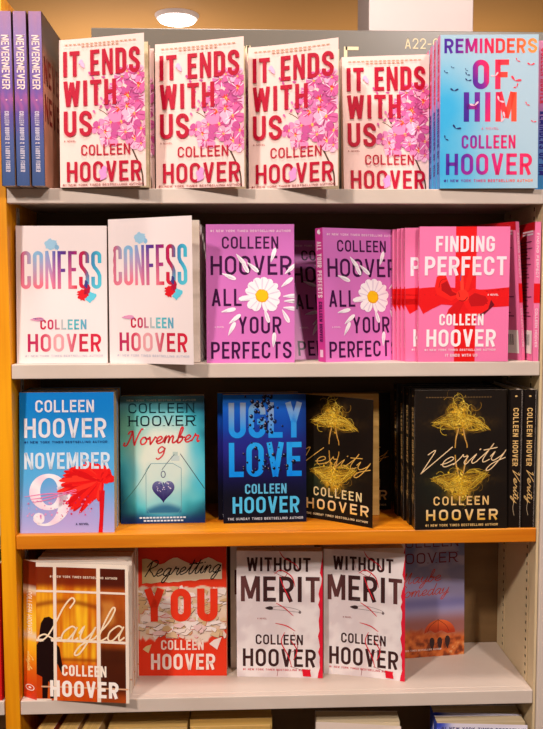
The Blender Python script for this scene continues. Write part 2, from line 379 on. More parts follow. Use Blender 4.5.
    # back cover
    v = [solid(*p) for p in ((0, 0, t - ct), (w, 0, t - ct), (w, 0, t), (0, 0, t), (0, h, t - ct), (w, h, t - ct), (w, h, t), (0, h, t))]
    bo = mesh('back_cover', v, F, mat, root, [lin(K.get('back', (210, 200, 190)))] * 8)
    lay = .0003
    for nm, fn in K.get('back_prints', ()):
        p = P(w, h); fn(p)
        mesh(nm, [solid(w - x, y, t + lay + k) for x, y, k in p.v], [tuple(reversed(g)) for g in p.f], mat, bo, p.c); lay += .0002
    return root
ORD = ['first', 'second', 'third', 'fourth', 'fifth', 'sixth', 'seventh']
def stack(src, n, t, lab, group, dx=0.0, jit=.0004, dz=0.0):
    """n further copies of src standing behind it, each its own object; lab has %s for the ordinal."""
    q = random.Random(hash(len(lab)) % 97); yaw = src.rotation_euler.z
    for i in range(1, n + 1):
        a = i * (t + .0016); j = dx * i + q.uniform(-jit, jit)
        dup(src, label=lab % ORD[i - 1], group=group, shift=(-a * math.sin(yaw) + j * math.cos(yaw), a * math.cos(yaw) + j * math.sin(yaw), dz))

# ------------------------------------------------------------------ setting: room far behind and around the bookcase
def struct(o): o['kind'] = 'structure'; return o
struct(MB().box(-5, 5, -4, 8, -.05, 0).build('floor', FLOOR))
struct(MB().box(-5, 5, -4, 8, 3.0, 3.05).build('ceiling', TAN))
struct(MB().box(-5, 5, 8, 8.1, 0, 3.0).build('wall_back', TAN))
struct(MB().box(.438, .832, 2.0, 2.3, 0, 3.0).build('trim_1', WHITE, None, .004))
dl = tag(empty('ceiling_downlight', (-.400, 3.88, 3.0)), 'round lit white ceiling light above the pink blossom books', 'ceiling light')
MB().cyl(0, 0, -.022, -.0005, .118, .130).build('trim_ring', WHITE, dl)
MB().cyl(0, 0, -.034, -.0225, .104).build('lamp_glass', GLOW, dl)

# ------------------------------------------------------------------ the bookcase
Z1, Z2, Z3, Z4, Z5 = 1.5086, 1.2554, 1.0022, .7490, .4958
TH = .0213; DEP = .185; XL, XR = -.39, .39
bc = tag(empty('bookcase', (0, .1, 0)), 'beige metal bookcase bay holding the rows of face-out paperbacks', 'bookcase')
def part(mb, name, mat, bevel=0.0, label=None, parent=bc):
    mb.v = [(x, y - .1, z) for x, y, z in mb.v] if parent is bc else mb.v
    o = mb.build(name, mat, parent, bevel)
    if label: o['label'] = label
    return o
part(MB().box(XL - .022, XR + .04, DEP, DEP + .012, .02, 1.50), 'back_panel', BACK)
part(MB().box(XL - .022, XL, -.001, DEP, 0, 1.78), 'side_panel', WOODV, .0015, 'orange wooden upright on the left')
part(MB().box(XR, XR + .004, .001, DEP, 0, 1.50), 'side_panel', BEIGE2, .001, 'cream metal side on the right')
part(MB().box(XR + .0045, XR + .06, -.003, .03, 0, 1.50), 'front_post', BEIGE, .0015)
for i, (z, m, lb) in enumerate(((Z1, BEIGE, None), (Z2, BEIGE, None), (Z3, WOOD, 'orange wooden shelf'), (Z4, BEIGE, None), (Z5, BEIGE, None))):
    mb = MB().box(XL + .0006, XR - .0006, 0, .014, z - TH, z).box(XL + .0006, XR - .0006, .014, DEP - .0005, z - TH + .004, z)
    part(mb, 'shelf', m, .0012, lb)
def ladder(x, xs, y0, y1, za, zb):
    """a perforated upright: two rails and rungs, real gaps between"""
    mb = MB(); e = xs * .001; a, b = min(x, x + e), max(x, x + e); g = (y1 - y0)
    mb.box(a, b, y0, y0 + g * .3, za, zb).box(a, b, y1 - g * .3, y1, za, zb)
    z = za
    while z < zb - .004: mb.box(a, b, y0 + g * .3, y1 - g * .3, z, min(z + .0075, zb)); z += .0135
    return mb
for za, zb in ((Z2 + .001, Z1 - TH - .001), (Z3 + .001, Z2 - TH - .001), (Z4 + .001, Z3 - TH - .001)):
    for y0 in (.028, .142):
        part(ladder(XR - .0004, -1, y0, y0 + .017, za, zb), 'slotted_upright', BEIGE2)
        part(MB().box(XR - .0003, XR - .00005, y0 + .004, y0 + .013, za, zb), 'slot_shade', DARK)  # dark strip paints the shade seen through the slots
    part(ladder(XL + .0004, 1, .050, .067, za, zb), 'slotted_upright', BEIGE)
    part(MB().box(XL + .00005, XL + .0003, .054, .063, za, zb), 'slot_shade', DARK)  # same painted slot shade on the left upright

# the next bay on the left
nb = tag(empty('bookcase', (-.64, .1, 0)), 'next bookcase bay beyond the orange upright at the left edge', 'bookcase')
for z in (Z1, Z2, Z3, Z4, Z5):
    part(MB().box(-.2, .2265, -.1, .08, z - TH, z), 'shelf', BEIGE, .001, None, nb)
part(MB().box(-.2, .2265, .0805, .09, .02, 1.5), 'back_panel', BACK, 0, None, nb)

# header sign behind the top row
sg = tag(empty('header_sign', (.1, .205, 1.5005)), 'grey header sign with cream lettering behind the top row of books', 'sign')
MB().box(-.398, .43, -.004, .006, 0, .2945).build('sign_board', GREY, sg, .001)
def sign_lettering(nm, st, x0, x1, z0, z1, t, gap):
    p = P(.6, .3); p.text(st, (x0 + .3) / .6, (x1 + .3) / .6, (z0 - 1.5) / .3, (z1 - 1.5) / .3, (240, 222, 182), t, gap)
    mesh(nm, [(x - .3 - .1, -.0046 - k, y - .0005) for x, y, k in p.v], p.f, INK, sg, p.c)
sign_lettering('section_lettering', 'ROMANCE', -.165, .144, 1.717, 1.768, .12, .62)
sign_lettering('bay_code', 'A22-0', .222, .279, 1.7655, 1.7825, .11, .3)

# ------------------------------------------------------------------ what is printed on each kind of book
def tagline(y, col, x0=.06, x1=.94, st='#1 NEW YORK TIMES BESTSELLING AUTHOR', hh=.016):
    return lambda p: p.text(st, x0, x1, y - hh / 2, y + hh / 2, col, .2, .3)
# --- cream cover with pink blossoms
CR = (182, 10, 46)
def bl_title(p):
    p.text('IT ENDS', .05, .95, .747, .917, CR, .18).text('WITH', .05, .67, .547, .717, CR, .18).text('US', .05, .38, .342, .514, CR, .18)
def bl_author(p): p.text('COLLEEN', .25, .82, .212, .285, CR, .15).text('HOOVER', .08, .95, .036, .172, CR, .17)
def sub(x0, x1, y0, y1, col, st='A NOVEL'): return ('subtitle_lettering', lambda p: p.text(st, x0, x1, y0, y1, col, .2))
def bl_quote(p):
    for y, a, b in ((.958, .07, .9), (.942, .27, .7)):
        x = a
        while x < b: p.rect(x, x + .035, y, y + .007, (196, 150, 120)); x += .05
def bl_flowers(p):
    q = random.Random(11)
    p.line([(.965, .0), (.95, .10), (.88, .20), (.80, .30), (.70, .38), (.60, .46), (.52, .57)], .0024, (88, 66, 50))
    p.line([(.80, .30), (.72, .33), (.62, .36)], .0010, (96, 84, 60)); p.line([(.60, .46), (.52, .50), (.46, .52)], .0010, (96, 84, 60)); p.up()
    pk = [(232, 138, 184), (214, 100, 160), (244, 178, 206), (198, 82, 146), (238, 160, 184), (222, 122, 178)]
    def bloom(x, y, r, heart):
        a0 = q.uniform(0, 72)
        for k in range(5): p.petal(x, y, r * q.uniform(.85, 1.15), r * .85, a0 + 72 * k + q.uniform(-9, 9), q.choice(pk), r * .06); p.up(.3)
        for k in range(9): p.petal(x, y, r * q.uniform(.6, 1.0), r * .10, q.uniform(0, 360), q.choice([(166, 54, 110), (250, 220, 230), (190, 70, 130)]), r * .1)
        p.up(.3)
        for k in range(6): p.petal(x, y, r * .42, r * .14, q.uniform(0, 360), heart)
        p.blob(x, y, r * .15, (250, 196, 90), 10); p.up(.3)
    for x, y, r, o in ((.74, .73, .0125, 0), (.88, .68, .012, 0), (.90, .58, .016, 0), (.60, .56, .010, 0),
                       (.80, .60, .0145, 1), (.70, .52, .015, 1), (.60, .43, .012, 0), (.46, .40, .011, 0), (.72, .43, .015, 0), (.87, .48, .016, 0),
                       (.79, .53, .013, 1), (.57, .33, .014, 0), (.95, .38, .013, 0), (.88, .31, .014, 1), (.95, .28, .010, 0), (.53, .365, .009, 1), (.66, .66, .010, 0), (.80, .76, .010, 0), (.93, .74, .010, 0), (.77, .36, .012, 0), (.93, .66, .012, 1), (.64, .60, .010, 0)):
        bloom(x, y, r, (228, 62, 40) if o else (214, 70, 128))
    for k in range(26): p.petal(q.uniform(.35, .95), q.uniform(.28, .8), .006, .0032, q.uniform(0, 360), q.choice(pk))
    p.petal(.30, .80, .010, .006, 120, (236, 180, 214)); p.petal(.23, .83, .008, .005, 40, (236, 180, 214))
def bl_petals(p):
    for x, y, a, L, W in ((.50, .06, 80, .017, .008), (.51, .05, 110, .015, .007), (.47, .045, 50, .013, .009)):
        p.petal(x, y, L, W, a, (226, 150, 206)); p.up(.2)
BLOSSOM = dict(paint=flat((246, 212, 202)), spine=(244, 208, 196), back=(244, 214, 200), pages=PAGES,
    prints=(('blossom_print', bl_flowers), ('title_lettering', bl_title), ('author_lettering', bl_author), ('tagline_lettering', tagline(.014, (150, 60, 60), .03, .97)), ('quote_lettering', bl_quote), sub(.05, .19, .305, .318, (150, 70, 60)), ('petal_print', bl_petals)))
# --- pale blue cover with rainbow lettering and birds
RB = [(0, (52, 28, 150)), (.22, (92, 30, 150)), (.38, (190, 20, 120)), (.55, (232, 30, 80)), (.75, (244, 70, 40)), (1, (255, 150, 70))]
def rbc(u, v): return ramp(RB, u + .05 * math.sin(9 * v))
RB2 = [(0, (44, 28, 140)), (.3, (120, 26, 150)), (.45, (212, 24, 110)), (.7, (240, 44, 60)), (1, (248, 84, 50))]
def rbc2(u, v): return ramp(RB2, (u - .2) / .6 + .10 * math.sin(21 * v + 8 * u))
RB3 = [(0, (46, 34, 150)), (.3, (130, 30, 150)), (.5, (204, 30, 120)), (1, (240, 40, 80))]
def rbc3(u, v): return ramp(RB3, u + .08 * math.sin(30 * v + 20 * u))
def rm_title(p): p.text('REMINDERS', .04, .985, .88, .975, rbc, .2, .2).text('OF', .33, .70, .646, .838, rbc2, .2, .36).text('HIM', .24, .78, .435, .627, rbc2, .2, .3)
def rm_author(p): p.text('COLLEEN', .22, .77, .26, .347, rbc3, .18).text('HOOVER', .06, .94, .088, .227, rbc3, .18)
def bird(p, x, y, s, a, col):
    s *= .8; p.petal(x, y, s, s * .34, a - 15, col); p.petal(x, y, s * .9, s * .34, a + 105, col)
def rm_birds(p):
    for x, y, s, a in ((.05, .755, .005, 10), (.12, .785, .004, 20), (.27, .74, .006, 10), (.28, .70, .007, 30), (.14, .635, .009, 40), (.16, .39, .010, 20), (.05, .325, .007, -10), (.26, .77, .004, 0)):
        bird(p, x, y, s, a, (32, 44, 104))
    for x, y, s, a in ((.92, .80, .008, 40), (.78, .83, .006, 0), (.76, .70, .012, 20), (.78, .66, .007, 90), (.88, .545, .006, 0), (.95, .43, .006, 30), (.35, .54, .010, 60), (.60, .57, .010, 0), (.66, .46, .011, 120), (.56, .73, .009, 70)):
        bird(p, x, y, s, a, (240, 60, 84) if x > .7 else (238, 190, 206))
def rm_paint(U, V):
    a = np.exp(-(((U - .02) / .35) ** 2 + ((V - .45) / .32) ** 2)) + .6 * np.exp(-(((U - .1) / .5) ** 2 + ((V - .05) / .2) ** 2))
    a = a * (.75 + .5 * vnoise(U * 5, V * 7, 3)); return lerp3((168, 196, 212), (52, 168, 218), np.clip(a, 0, 1))
def rm_spc(a, b): return ramp([(0, (232, 150, 190)), (.4, (222, 130, 190)), (.6, (116, 130, 206)), (1, (60, 150, 216))], a)
def rm_spt(p):
    p.text('COLLEEN HOOVER', .05, .42, .25, .75, (238, 60, 90), .2); p.text('REMINDERS OF HIM', .47, .9, .25, .75, (44, 40, 140), .2)
RAINBOW = dict(paint=rm_paint, grid=(24, 36), spine=rm_spc, back=(120, 180, 214), pages=PAGESW, bulge=.0008,
    prints=(('title_lettering', rm_title), ('author_lettering', rm_author), ('tagline_lettering', tagline(.05, rbc, .04, .95, hh=.018)), sub(.42, .6, .383, .398, (226, 120, 150)), ('bird_print', rm_birds)), spine_prints=(('spine_lettering', rm_spt),))
# --- white cover with watercolour lettering
CFS = [(0, (206, 40, 80)), (.10, (190, 120, 150)), (.2, (140, 190, 224)), (.34, (132, 176, 222)), (.45, (70, 66, 160)), (.56, (104, 40, 128)), (.66, (160, 30, 110)), (.74, (196, 30, 70)), (.82, (60, 130, 180)), (.92, (70, 190, 214)), (1, (60, 186, 204))]
def cfc(u, v):
    c = ramp(CFS, u); k = (v - .542) / .275
    bot = (236, 120, 140) if u < .66 else (210, 30, 60) if u < .76 else (90, 200, 220)
    return mix(bot, c, min(1, max(0, k * 1.9 - .05 + .2 * math.sin(17 * u))))
def cfa(u, v):
    return ramp([(0, (206, 28, 70)), (.16, (180, 40, 90)), (.28, (206, 60, 90)), (.42, (232, 168, 170)), (.55, (226, 150, 160)), (.68, (196, 40, 70)), (1, (220, 30, 60))], u)
def cfb(u, v): return ramp([(.26, (200, 20, 60)), (.4, (196, 60, 100)), (.5, (190, 190, 190)), (.62, (80, 190, 200)), (.8, (110, 160, 190))], u)
def cf_title(p): p.text('CONFESS', .05, .94, .542, .817, cfc, .105, .2)
def cf_author(p): p.text('COLLEEN', .26, .77, .247, .32, cfb, .19).text('HOOVER', .12, .93, .085, .215, cfa, .17)
def cf_s1(p): p.blob(.39, .865, .0085, (160, 204, 230), 26, .2, 1.1, .9, 4); p.blob(.45, .845, .004, (140, 190, 226), 14, .3, 1, 1, 8)
def cf_s2(p):
    p.blob(.82, .485, .0075, (96, 204, 226), 26, .3, 1, 1, 5); p.up().blob(.73, .50, .0075, (222, 28, 40), 26, .35, 1, 1, 6)
    p.blob(.78, .535, .005, (180, 20, 60), 14, .4, 1, 1.9, 7); p.up(); p.blob(.77, .575, .0030, (60, 60, 130), 9, .3, 1, 2)
def cf_s3(p): p.petal(.15, .32, .020, .006, 2, (222, 150, 186)); p.petal(.18, .328, .016, .004, -8, (150, 100, 170))
CONF = dict(paint=flat((240, 226, 224)), spine=(236, 222, 220), back=(236, 222, 220), pages=PAGESW,
    prints=(('title_lettering', cf_title), ('author_lettering', cf_author), ('tagline_lettering', tagline(.055, (190, 190, 206), .09, .95)), ('paint_splash_print', cf_s1), ('paint_splash_print', cf_s2), ('paint_splash_print', cf_s3)))
# --- violet cover with a daisy
DP = (58, 10, 62)
def dy_title(p): p.text('ALL', .06, .40, .411, .535, DP, .15, .3).text('YOUR', .36, .85, .211, .334, DP, .15, .3).text('PERFECTS', .05, .965, .03, .152, DP, .15, .26)
def dy_author(p): p.text('COLLEEN', .18, .82, .824, .912, DP, .16, .26).text('HOOVER', .05, .97, .635, .773, DP, .15, .24)
def dy_daisy(p):
    W1, W2 = (250, 244, 248), (226, 214, 230)
    q = random.Random(3)
    for x, y, a in ((195, 205, -50), (212, 236, -60), (250, 240, -40), (343, 180, 72), (140, 282, -22), (408, 308, 38), (424, 246, 40), (424, 374, 2), (428, 398, 0), (424, 432, -6), (400, 470, -62), (312, 468, -72), (137, 440, 12), (165, 480, 38), (150, 525, 62), (344, 578, 85)):
        cx = (x - 33) / 407; cy = (687 - y) / 649; d = .0115
        p.petal(cx - math.cos(rad(a)) * d / p.w, cy - math.sin(rad(a)) * d / p.h, .022, .0062, a, W1)
        p.petal(cx - math.cos(rad(a)) * d / p.w, cy - math.sin(rad(a)) * d / p.h - .004, .020, .0026, a, W2)
    cx, cy = .63, .484; p.up(2)
    for a, L, W in ((8, .026, .015), (-22, .026, .013), (-45, .027, .016), (-75, .022, .007), (-118, .023, .013), (-140, .025, .013), (-172, .033, .008), (160, .024, .011), (135, .025, .014), (108, .026, .014), (82, .026, .014), (60, .026, .013), (36, .027, .011)):
        p.petal(cx, cy, L, W, a, W1, .002); p.up(.25); p.petal(cx, cy, L * .9, W * .16, a + 6, W2, .004); p.up(.15)
    p.blob(cx, cy, .0098, (232, 160, 10), 24, .06); p.up(.4); p.blob(cx, cy + .003, .0086, (250, 196, 20), 24, .06)
def dy_spt(p):
    p.text('ALL YOUR PERFECTS', .10, .52, .2, .8, (250, 220, 236), .18); p.text('COLLEEN HOOVER', .55, .85, .3, .72, (70, 20, 80), .18)
    p.blob(.03, .5, .004, (250, 236, 244), 14, .3); p.rect(.91, .965, .3, .7, (240, 200, 226))
def dy_paint(U, V): return lerp3((222, 122, 196), (204, 112, 188), np.clip(V * 1.3 + .25 * (vnoise(U * 3, V * 4, 5) - .5), 0, 1))
DAISY = dict(paint=dy_paint, grid=(16, 24), spine=(208, 60, 150), back=(200, 100, 185), mat=INKG,
    prints=(('author_lettering', dy_author), ('title_lettering', dy_title), ('tagline_lettering', tagline(.952, (246, 214, 232), .05, .96)), sub(.09, .2, .253, .266, (240, 200, 226)), ('daisy_print', dy_daisy)), spine_prints=(('spine_lettering', dy_spt),))
# --- pink cover with a red ribbon bow
RD, RD2, RD3 = (228, 18, 22), (196, 10, 18), (246, 62, 44)
def rb_ribbon(p):
    p.rect(.40, .63, 0, 1, RD); p.up()
    n = 16; top = [(i / n, .545 + .010 * math.sin(7 * i / n)) for i in range(n + 1)]; bot = [(i / n, .415 + .012 * math.sin(5 * i / n + 1)) for i in range(n + 1)]
    p.band(top, bot, RD); p.poly([(.0, .42), (.05, .355), (.14, .39), (.30, .44), (.34, .47), (0, .47)], RD)
    p.line([(0, .50), (.2, .495), (.4, .50)], .0012, RD2); p.line([(.62, .52), (.8, .525), (1, .545)], .0012, RD2)
def rb_bow(p):
    DK = (150, 6, 14)
    p.poly([(.47, .50), (.36, .535), (.285, .655), (.195, .63), (.175, .56), (.20, .50), (.36, .45)], (240, 30, 24)); p.up()
    p.poly([(.44, .50), (.37, .52), (.31, .60), (.245, .575), (.25, .53), (.35, .485)], (178, 8, 16)); p.line([(.30, .615), (.24, .60), (.22, .55)], .0010, DK); p.up()
    p.poly([(.48, .48), (.60, .545), (.74, .525), (.82, .45), (.77, .385), (.62, .335), (.52, .40)], (236, 24, 24)); p.up()
    p.poly([(.54, .475), (.62, .51), (.74, .485), (.77, .45), (.72, .415), (.58, .41)], (190, 10, 18)); p.poly([(.80, .46), (.84, .42), (.72, .345), (.64, .335), (.77, .39)], (110, 10, 26)); p.line([(.56, .44), (.66, .445), (.76, .43)], .0012, DK); p.up()
    p.poly([(.46, .52), (.50, .51), (.49, .62), (.485, .76), (.455, .73), (.455, .60)], RD3); p.up()
    p.poly([(.50, .52), (.55, .53), (.60, .64), (.615, .74), (.59, .77), (.53, .62)], (236, 34, 26)); p.up()
    p.poly([(.30, .33), (.33, .39), (.46, .47), (.50, .44), (.44, .36)], (214, 14, 20)); p.line([(.36, .39), (.46, .46)], .001, DK); p.up()
    p.blob(.485, .49, .0088, (246, 48, 34), 16, .15, 1.1, 1, 3); p.up(); p.line([(.445, .455), (.50, .452), (.54, .48)], .0012, DK); p.line([(.44, .52), (.45, .48)], .001, DK)
    p.line([(.455, .60), (.47, .68), (.478, .76)], .0010, (60, 60, 150)); p.line([(.595, .64), (.61, .70), (.612, .77)], .0010, (60, 60, 150))
WT = (246, 226, 234)
def rb_title(p): p.text('FINDING', .18, .83, .814, .93, WT, .19, .24).text('PERFECT', .06, .965, .64, .78, WT, .18, .22)
def rb_author(p): p.text('COLLEEN', .23, .72, .27, .355, (252, 238, 240), .18).text('HOOVER', .09, .86, .112, .24, (252, 238, 240), .18)
def rb_back(p):
    p.rect(0, 1, .94, 1, (196, 20, 30)).rect(.30, .74, .34, .94, (206, 22, 36)); p.up()
    y = .86
    for i in range(22):
        if i in (6, 11, 17): y -= .02
        p.rect(.30, .74 + .2 * random.Random(i).random(), y, y + .007, (120, 30, 70)); y -= .024
    for i, y in enumerate((.93, .91)): p.rect(.62, .95, y, y + .012, (248, 226, 236))
    p.up().rect(.66, .97, .05, .22, (240, 232, 226)); p.up()
    for i in range(15): p.rect(.70 + i * .014, .70 + i * .014 + .004 + .004 * (i % 2), .11, .19, (60, 40, 40))
def rb_spt(p): p.rect(.44, .58, 0, 1, RD); p.up(); p.text('COLLEEN HOOVER', .62, .9, .3, .7, WT, .2); p.text('FINDING PERFECT', .08, .4, .3, .7, WT, .2)
RIBBON = dict(paint=flat((240, 120, 170)), spine=lambda a, b: (240, 120, 166), back=(238, 116, 166), pages=PAGESW,
    prints=(('ribbon_print', rb_ribbon), ('bow_print', rb_bow), ('title_lettering', rb_title), ('author_lettering', rb_author), ('tagline_lettering', tagline(.088, WT, .07, .86, hh=.015)), sub(.30, .66, .038, .058, WT, 'IT ENDS WITH US'), sub(.76, .88, .49, .503, WT)), back_prints=(('blurb_lettering', rb_back),), spine_prints=(('spine_lettering', rb_spt),))
# --- blue cover with a white numeral and a red flower
SK = (232, 232, 240)
def nb_title(p): p.text('NOVEMBER', .05, .955, .455, .572, (214, 228, 240), .17, .22)
def nb_author(p): p.text('COLLEEN', .17, .79, .859, .946, SK, .17).text('HOOVER', .05, .92, .678, .816, SK, .17)
def nb_nine(p):
    c = lambda u, v: mix((246, 214, 228), (244, 240, 244), max(0, min(1, .5 + 2 * math.sin(23 * u + 31 * v) * .4)))
    w, h = p.w, p.h
    def ell(cx, cy, rx, ry, a0, a1, n=28): return [(cx * w + rx * w * math.cos(rad(a0 + (a1 - a0) * i / n)), cy * h + ry * h * math.sin(rad(a0 + (a1 - a0) * i / n))) for i in range(n + 1)]
    o, i_ = ell(.305, .292, .205, .130, 0, 360, 40), ell(.31, .295, .095, .098, 0, 360, 40)
    n = len(o); p.raw(o + i_, [(k, k + 1, n + k + 1, n + k) for k in range(n - 1)], c)
    a = ell(.27, .235, .27, .185, 32, -110); b = ell(.25, .235, .165, .168, 32, -110); n = len(a)
    p.raw(a + b, [(k, k + 1, n + k + 1, n + k) for k in range(n - 1)], c); p.blob(.20, .105, .0085, c, 20, .05)
def nb_flower(p):
    q = random.Random(5); cx, cy = .86, .33
    def reach(a): return ramp([(20, (.016,)), (95, (.020,)), (130, (.032,)), (155, (.044,)), (175, (.056,)), (195, (.060,)), (215, (.060,)), (232, (.052,)), (250, (.026,)), (360, (.018,))], a)[0]
    for k in range(300):
        a = q.uniform(0, 262); L = reach(a) * (1.12 if a > 150 else 1) * q.uniform(.62, 1.04)
        p.petal(.87 + q.uniform(-.03, .03), .375 + q.uniform(-.02, .02), L, .0052 + L * .03, a, q.choice([(238, 28, 24), (230, 18, 20), (246, 52, 36), (214, 12, 18), (236, 26, 24)])); p.up(.02)
    p.up()
    p.poly([(.84, .30), (.90, .30), (.885, .12), (.875, .0), (.83, .0), (.845, .12)], (216, 14, 26)); p.up()
    for k in range(70):
        x, y = q.uniform(.08, .8), q.uniform(.10, .26)
        p.blob(x, y, q.uniform(.0006, .0018), q.choice([(206, 30, 70), (220, 90, 150), (232, 140, 180)]) if x > .45 else (232, 150, 196), 7)
    for y0, y1, x0 in ((.24, .31, .10), (.22, .30, .14), (.26, .28, .05)): p.line([(x0, y0), (.3, y0 + .02), (.6, y1)], .0016, (234, 130, 180), True, True)
def nb_paint(U, V):
    c = lerp3((172, 172, 228), (84, 172, 226), sst(.02, .42, V)); c = lerp3(c, (8, 130, 214), sst(.45, .95, V))
    k = np.exp(-(((U - .55) / .3) ** 2 + ((V - .2) / .15) ** 2)) * .55; return lerp3(c, (226, 150, 206), k)
NINE = dict(paint=nb_paint, grid=(20, 30), spine=(20, 120, 200), back=(120, 170, 220), pages=PAGES,
    prints=(('numeral_lettering', nb_nine), ('flower_print', nb_flower), ('title_lettering', nb_title), ('author_lettering', nb_author), ('tagline_lettering', tagline(.647, (20, 50, 110), .05, .93)), ('subtitle_lettering', lambda p: p.text('A NOVEL', .59, .73, .055, .07, (30, 40, 90), .2))))
# --- teal cover with a bottle and heart
def bt_paint(U, V):
    n = vnoise(U * 4, V * 5, 9)
    r = np.sqrt(((U - .52) / .62) ** 2 + ((V - .50) / .60) ** 2)
    c = lerp3((236, 246, 230), (70, 190, 206), sst(.30, .85, r + .25 * (n - .5)))
    c = lerp3(c, (4, 46, 74), sst(.70, 1.12, r + .3 * (n - .5)))
    c = lerp3(c, (150, 190, 130), .55 * np.exp(-(((U - .05) / .2) ** 2 + ((V - .75) / .2) ** 2)))
    c = lerp3(c, (120, 150, 160), .5 * sst(.85, 1.0, V))
    for x, y, s, k in ((.96, .35, .12, .6), (.9, .55, .10, .4), (.08, .42, .1, .3), (.5, .15, .2, .3)):
        c = lerp3(c, (70, 200, 236), k * np.exp(-((U - x) ** 2 + (V - y) ** 2) / s ** 2))
    c = lerp3(c, (20, 40, 100), .85 * sst(.10, .0, V))
    b = sst(.29, .31, U) * sst(.73, .71, U) * sst(.07, .09, V) * sst(.50, .46, V)
    c = lerp3(c, (196, 230, 226), .35 * b)
    c = lerp3(c, (20, 80, 130), .75 * b * sst(.15, .09, V + .03 * np.sin(9 * U)))
    return c
def bt_art(p):
    G = (150, 200, 206)
    p.line([(.30, .12), (.30, .42), (.36, .47), (.62, .47), (.72, .43), (.72, .12), (.68, .08), (.34, .08), (.30, .12)], .0007, (90, 160, 176), False)
    p.rect(.60, .70, .49, .53, (206, 226, 222)).rect(.62, .68, .53, .56, (190, 214, 206)); p.up()
    p.line([(.64, .54), (.56, .48), (.49, .42)], .0009, (52, 90, 104)); p.line([(.71, .545), (.86, .40), (1.0, .265)], .0011, (40, 66, 84)); p.line([(.02, .16), (.2, .30), (.36, .47)], .0009, (60, 110, 100))
    p.strip([(p.w * .505 + .0032 * math.cos(a * .35), p.h * .385 + .005 * math.sin(a * .35)) for a in range(19)], .0011, (50, 50, 110)); p.up()
    h = [(16 * math.sin(t) ** 3, 13 * math.cos(t) - 5 * math.cos(2 * t) - 2 * math.cos(3 * t) - math.cos(4 * t)) for t in [2 * math.pi * i / 40 for i in range(40)]]
    p.raw([(p.w * .505 + x * .00108, p.h * .26 + y * .00120) for x, y in h], [tuple(range(40))], lambda u, v: mix((34, 24, 96), (122, 128, 178), max(0, min(1, (v - .2) * 7))))
    p.up(); q = random.Random(2)
    for k in range(26): p.blob(q.uniform(.41, .60), q.uniform(.24, .325), q.uniform(.0006, .0014), q.choice([(170, 176, 214), (60, 56, 130), (226, 220, 236)]), 7)
def bt_script(p): p.hand('November', .04, .94, .615, .64, .055, .0025, (222, 56, 64), .2); p.hand('9', .42, .53, .505, .505, .055, .0022, (222, 66, 70), .15)
def bt_author(p): p.text('COLLEEN', .10, .88, .866, .943, (16, 58, 68), .14, .3, True).text('HOOVER', .10, .89, .764, .845, (8, 30, 40), .15, .3, True)
BOTTLE = dict(paint=bt_paint, grid=(60, 90), spine=(20, 66, 80), back=(20, 60, 90), pages=PAGES,
    prints=(('bottle_print', bt_art), ('title_lettering', bt_script), ('author_lettering', bt_author), ('tagline_lettering', tagline(.965, (210, 226, 220), .08, .9, 'NEW YORK TIMES BESTSELLING AUTHOR', .014)), ('quote_lettering', lambda p: [p.rect(x / 100, x / 100 + .03, yy, yy + .012, (214, 226, 236)) for yy, a, b in ((.04, 22, 78), (.016, 27, 72)) for x in range(a, b, 4)])))
# --- deep blue underwater cover
def ul_paint(U, V):
    n = vnoise(U * 3, V * 4, 4)
    c = lerp3((8, 10, 28), (22, 20, 84), sst(.18, .42, V)); c = lerp3(c, (38, 40, 140), sst(.38, .62, V + .1 * (n - .5)))
    c = lerp3(c, (14, 76, 184), sst(.6, .8, V + .12 * (n - .5))); c = lerp3(c, (26, 120, 222), .8 * sst(.75, 1.0, V) * sst(1.1, .2, np.abs(U - .3)))
    return lerp3(c, (14, 20, 60), .5 * sst(.75, 1.05, U))
def ul_t1(u, v): return mix((30, 156, 250), (150, 166, 190), max(0, min(1, (v - .74) / .17 + .25 * math.sin(14 * u))))
def ul_title(p): p.text('UGLY', .07, .955, .662, .938, ul_t1, .17, .16).text('LOVE', .07, .945, .36, .627, lambda u, v: mix((10, 146, 252), (40, 176, 255), (v - .36) / .27), .17, .16)
def ul_author(p): p.text('COLLEEN', .26, .76, .227, .304, (96, 190, 232), .18).text('HOOVER', .11, .915, .076, .204, (80, 192, 240), .18)
def ul_bub(p):
    q = random.Random(8)
    for k in range(90):
        y = q.choice([q.uniform(.80, .995), q.uniform(.86, .99), q.uniform(.40, .52), q.uniform(.40, .65), q.uniform(.70, .8)]); x = min(.85, max(.25, q.gauss(.50, .10 if y > .7 else .14)))
        r = q.uniform(.0007, .0034); p.blob(x, y, r, q.choice([(14, 16, 48), (24, 26, 66), (10, 12, 36)]), 10, .25); p.up(.12)
        p.blob(x - .008, y + .006, r * .35, q.choice([(120, 150, 200), (170, 150, 170), (90, 130, 190)]), 7)
DEEP = dict(paint=ul_paint, grid=(24, 36), spine=(14, 24, 80), back=(14, 20, 60), pages=PAGES,
    prints=(('title_lettering', ul_title), ('author_lettering', ul_author), ('tagline_lettering', tagline(.033, (190, 200, 214), .05, .96, 'THE SUNDAY TIMES BESTSELLING AUTHOR', .019)), ('bubble_print', ul_bub)))
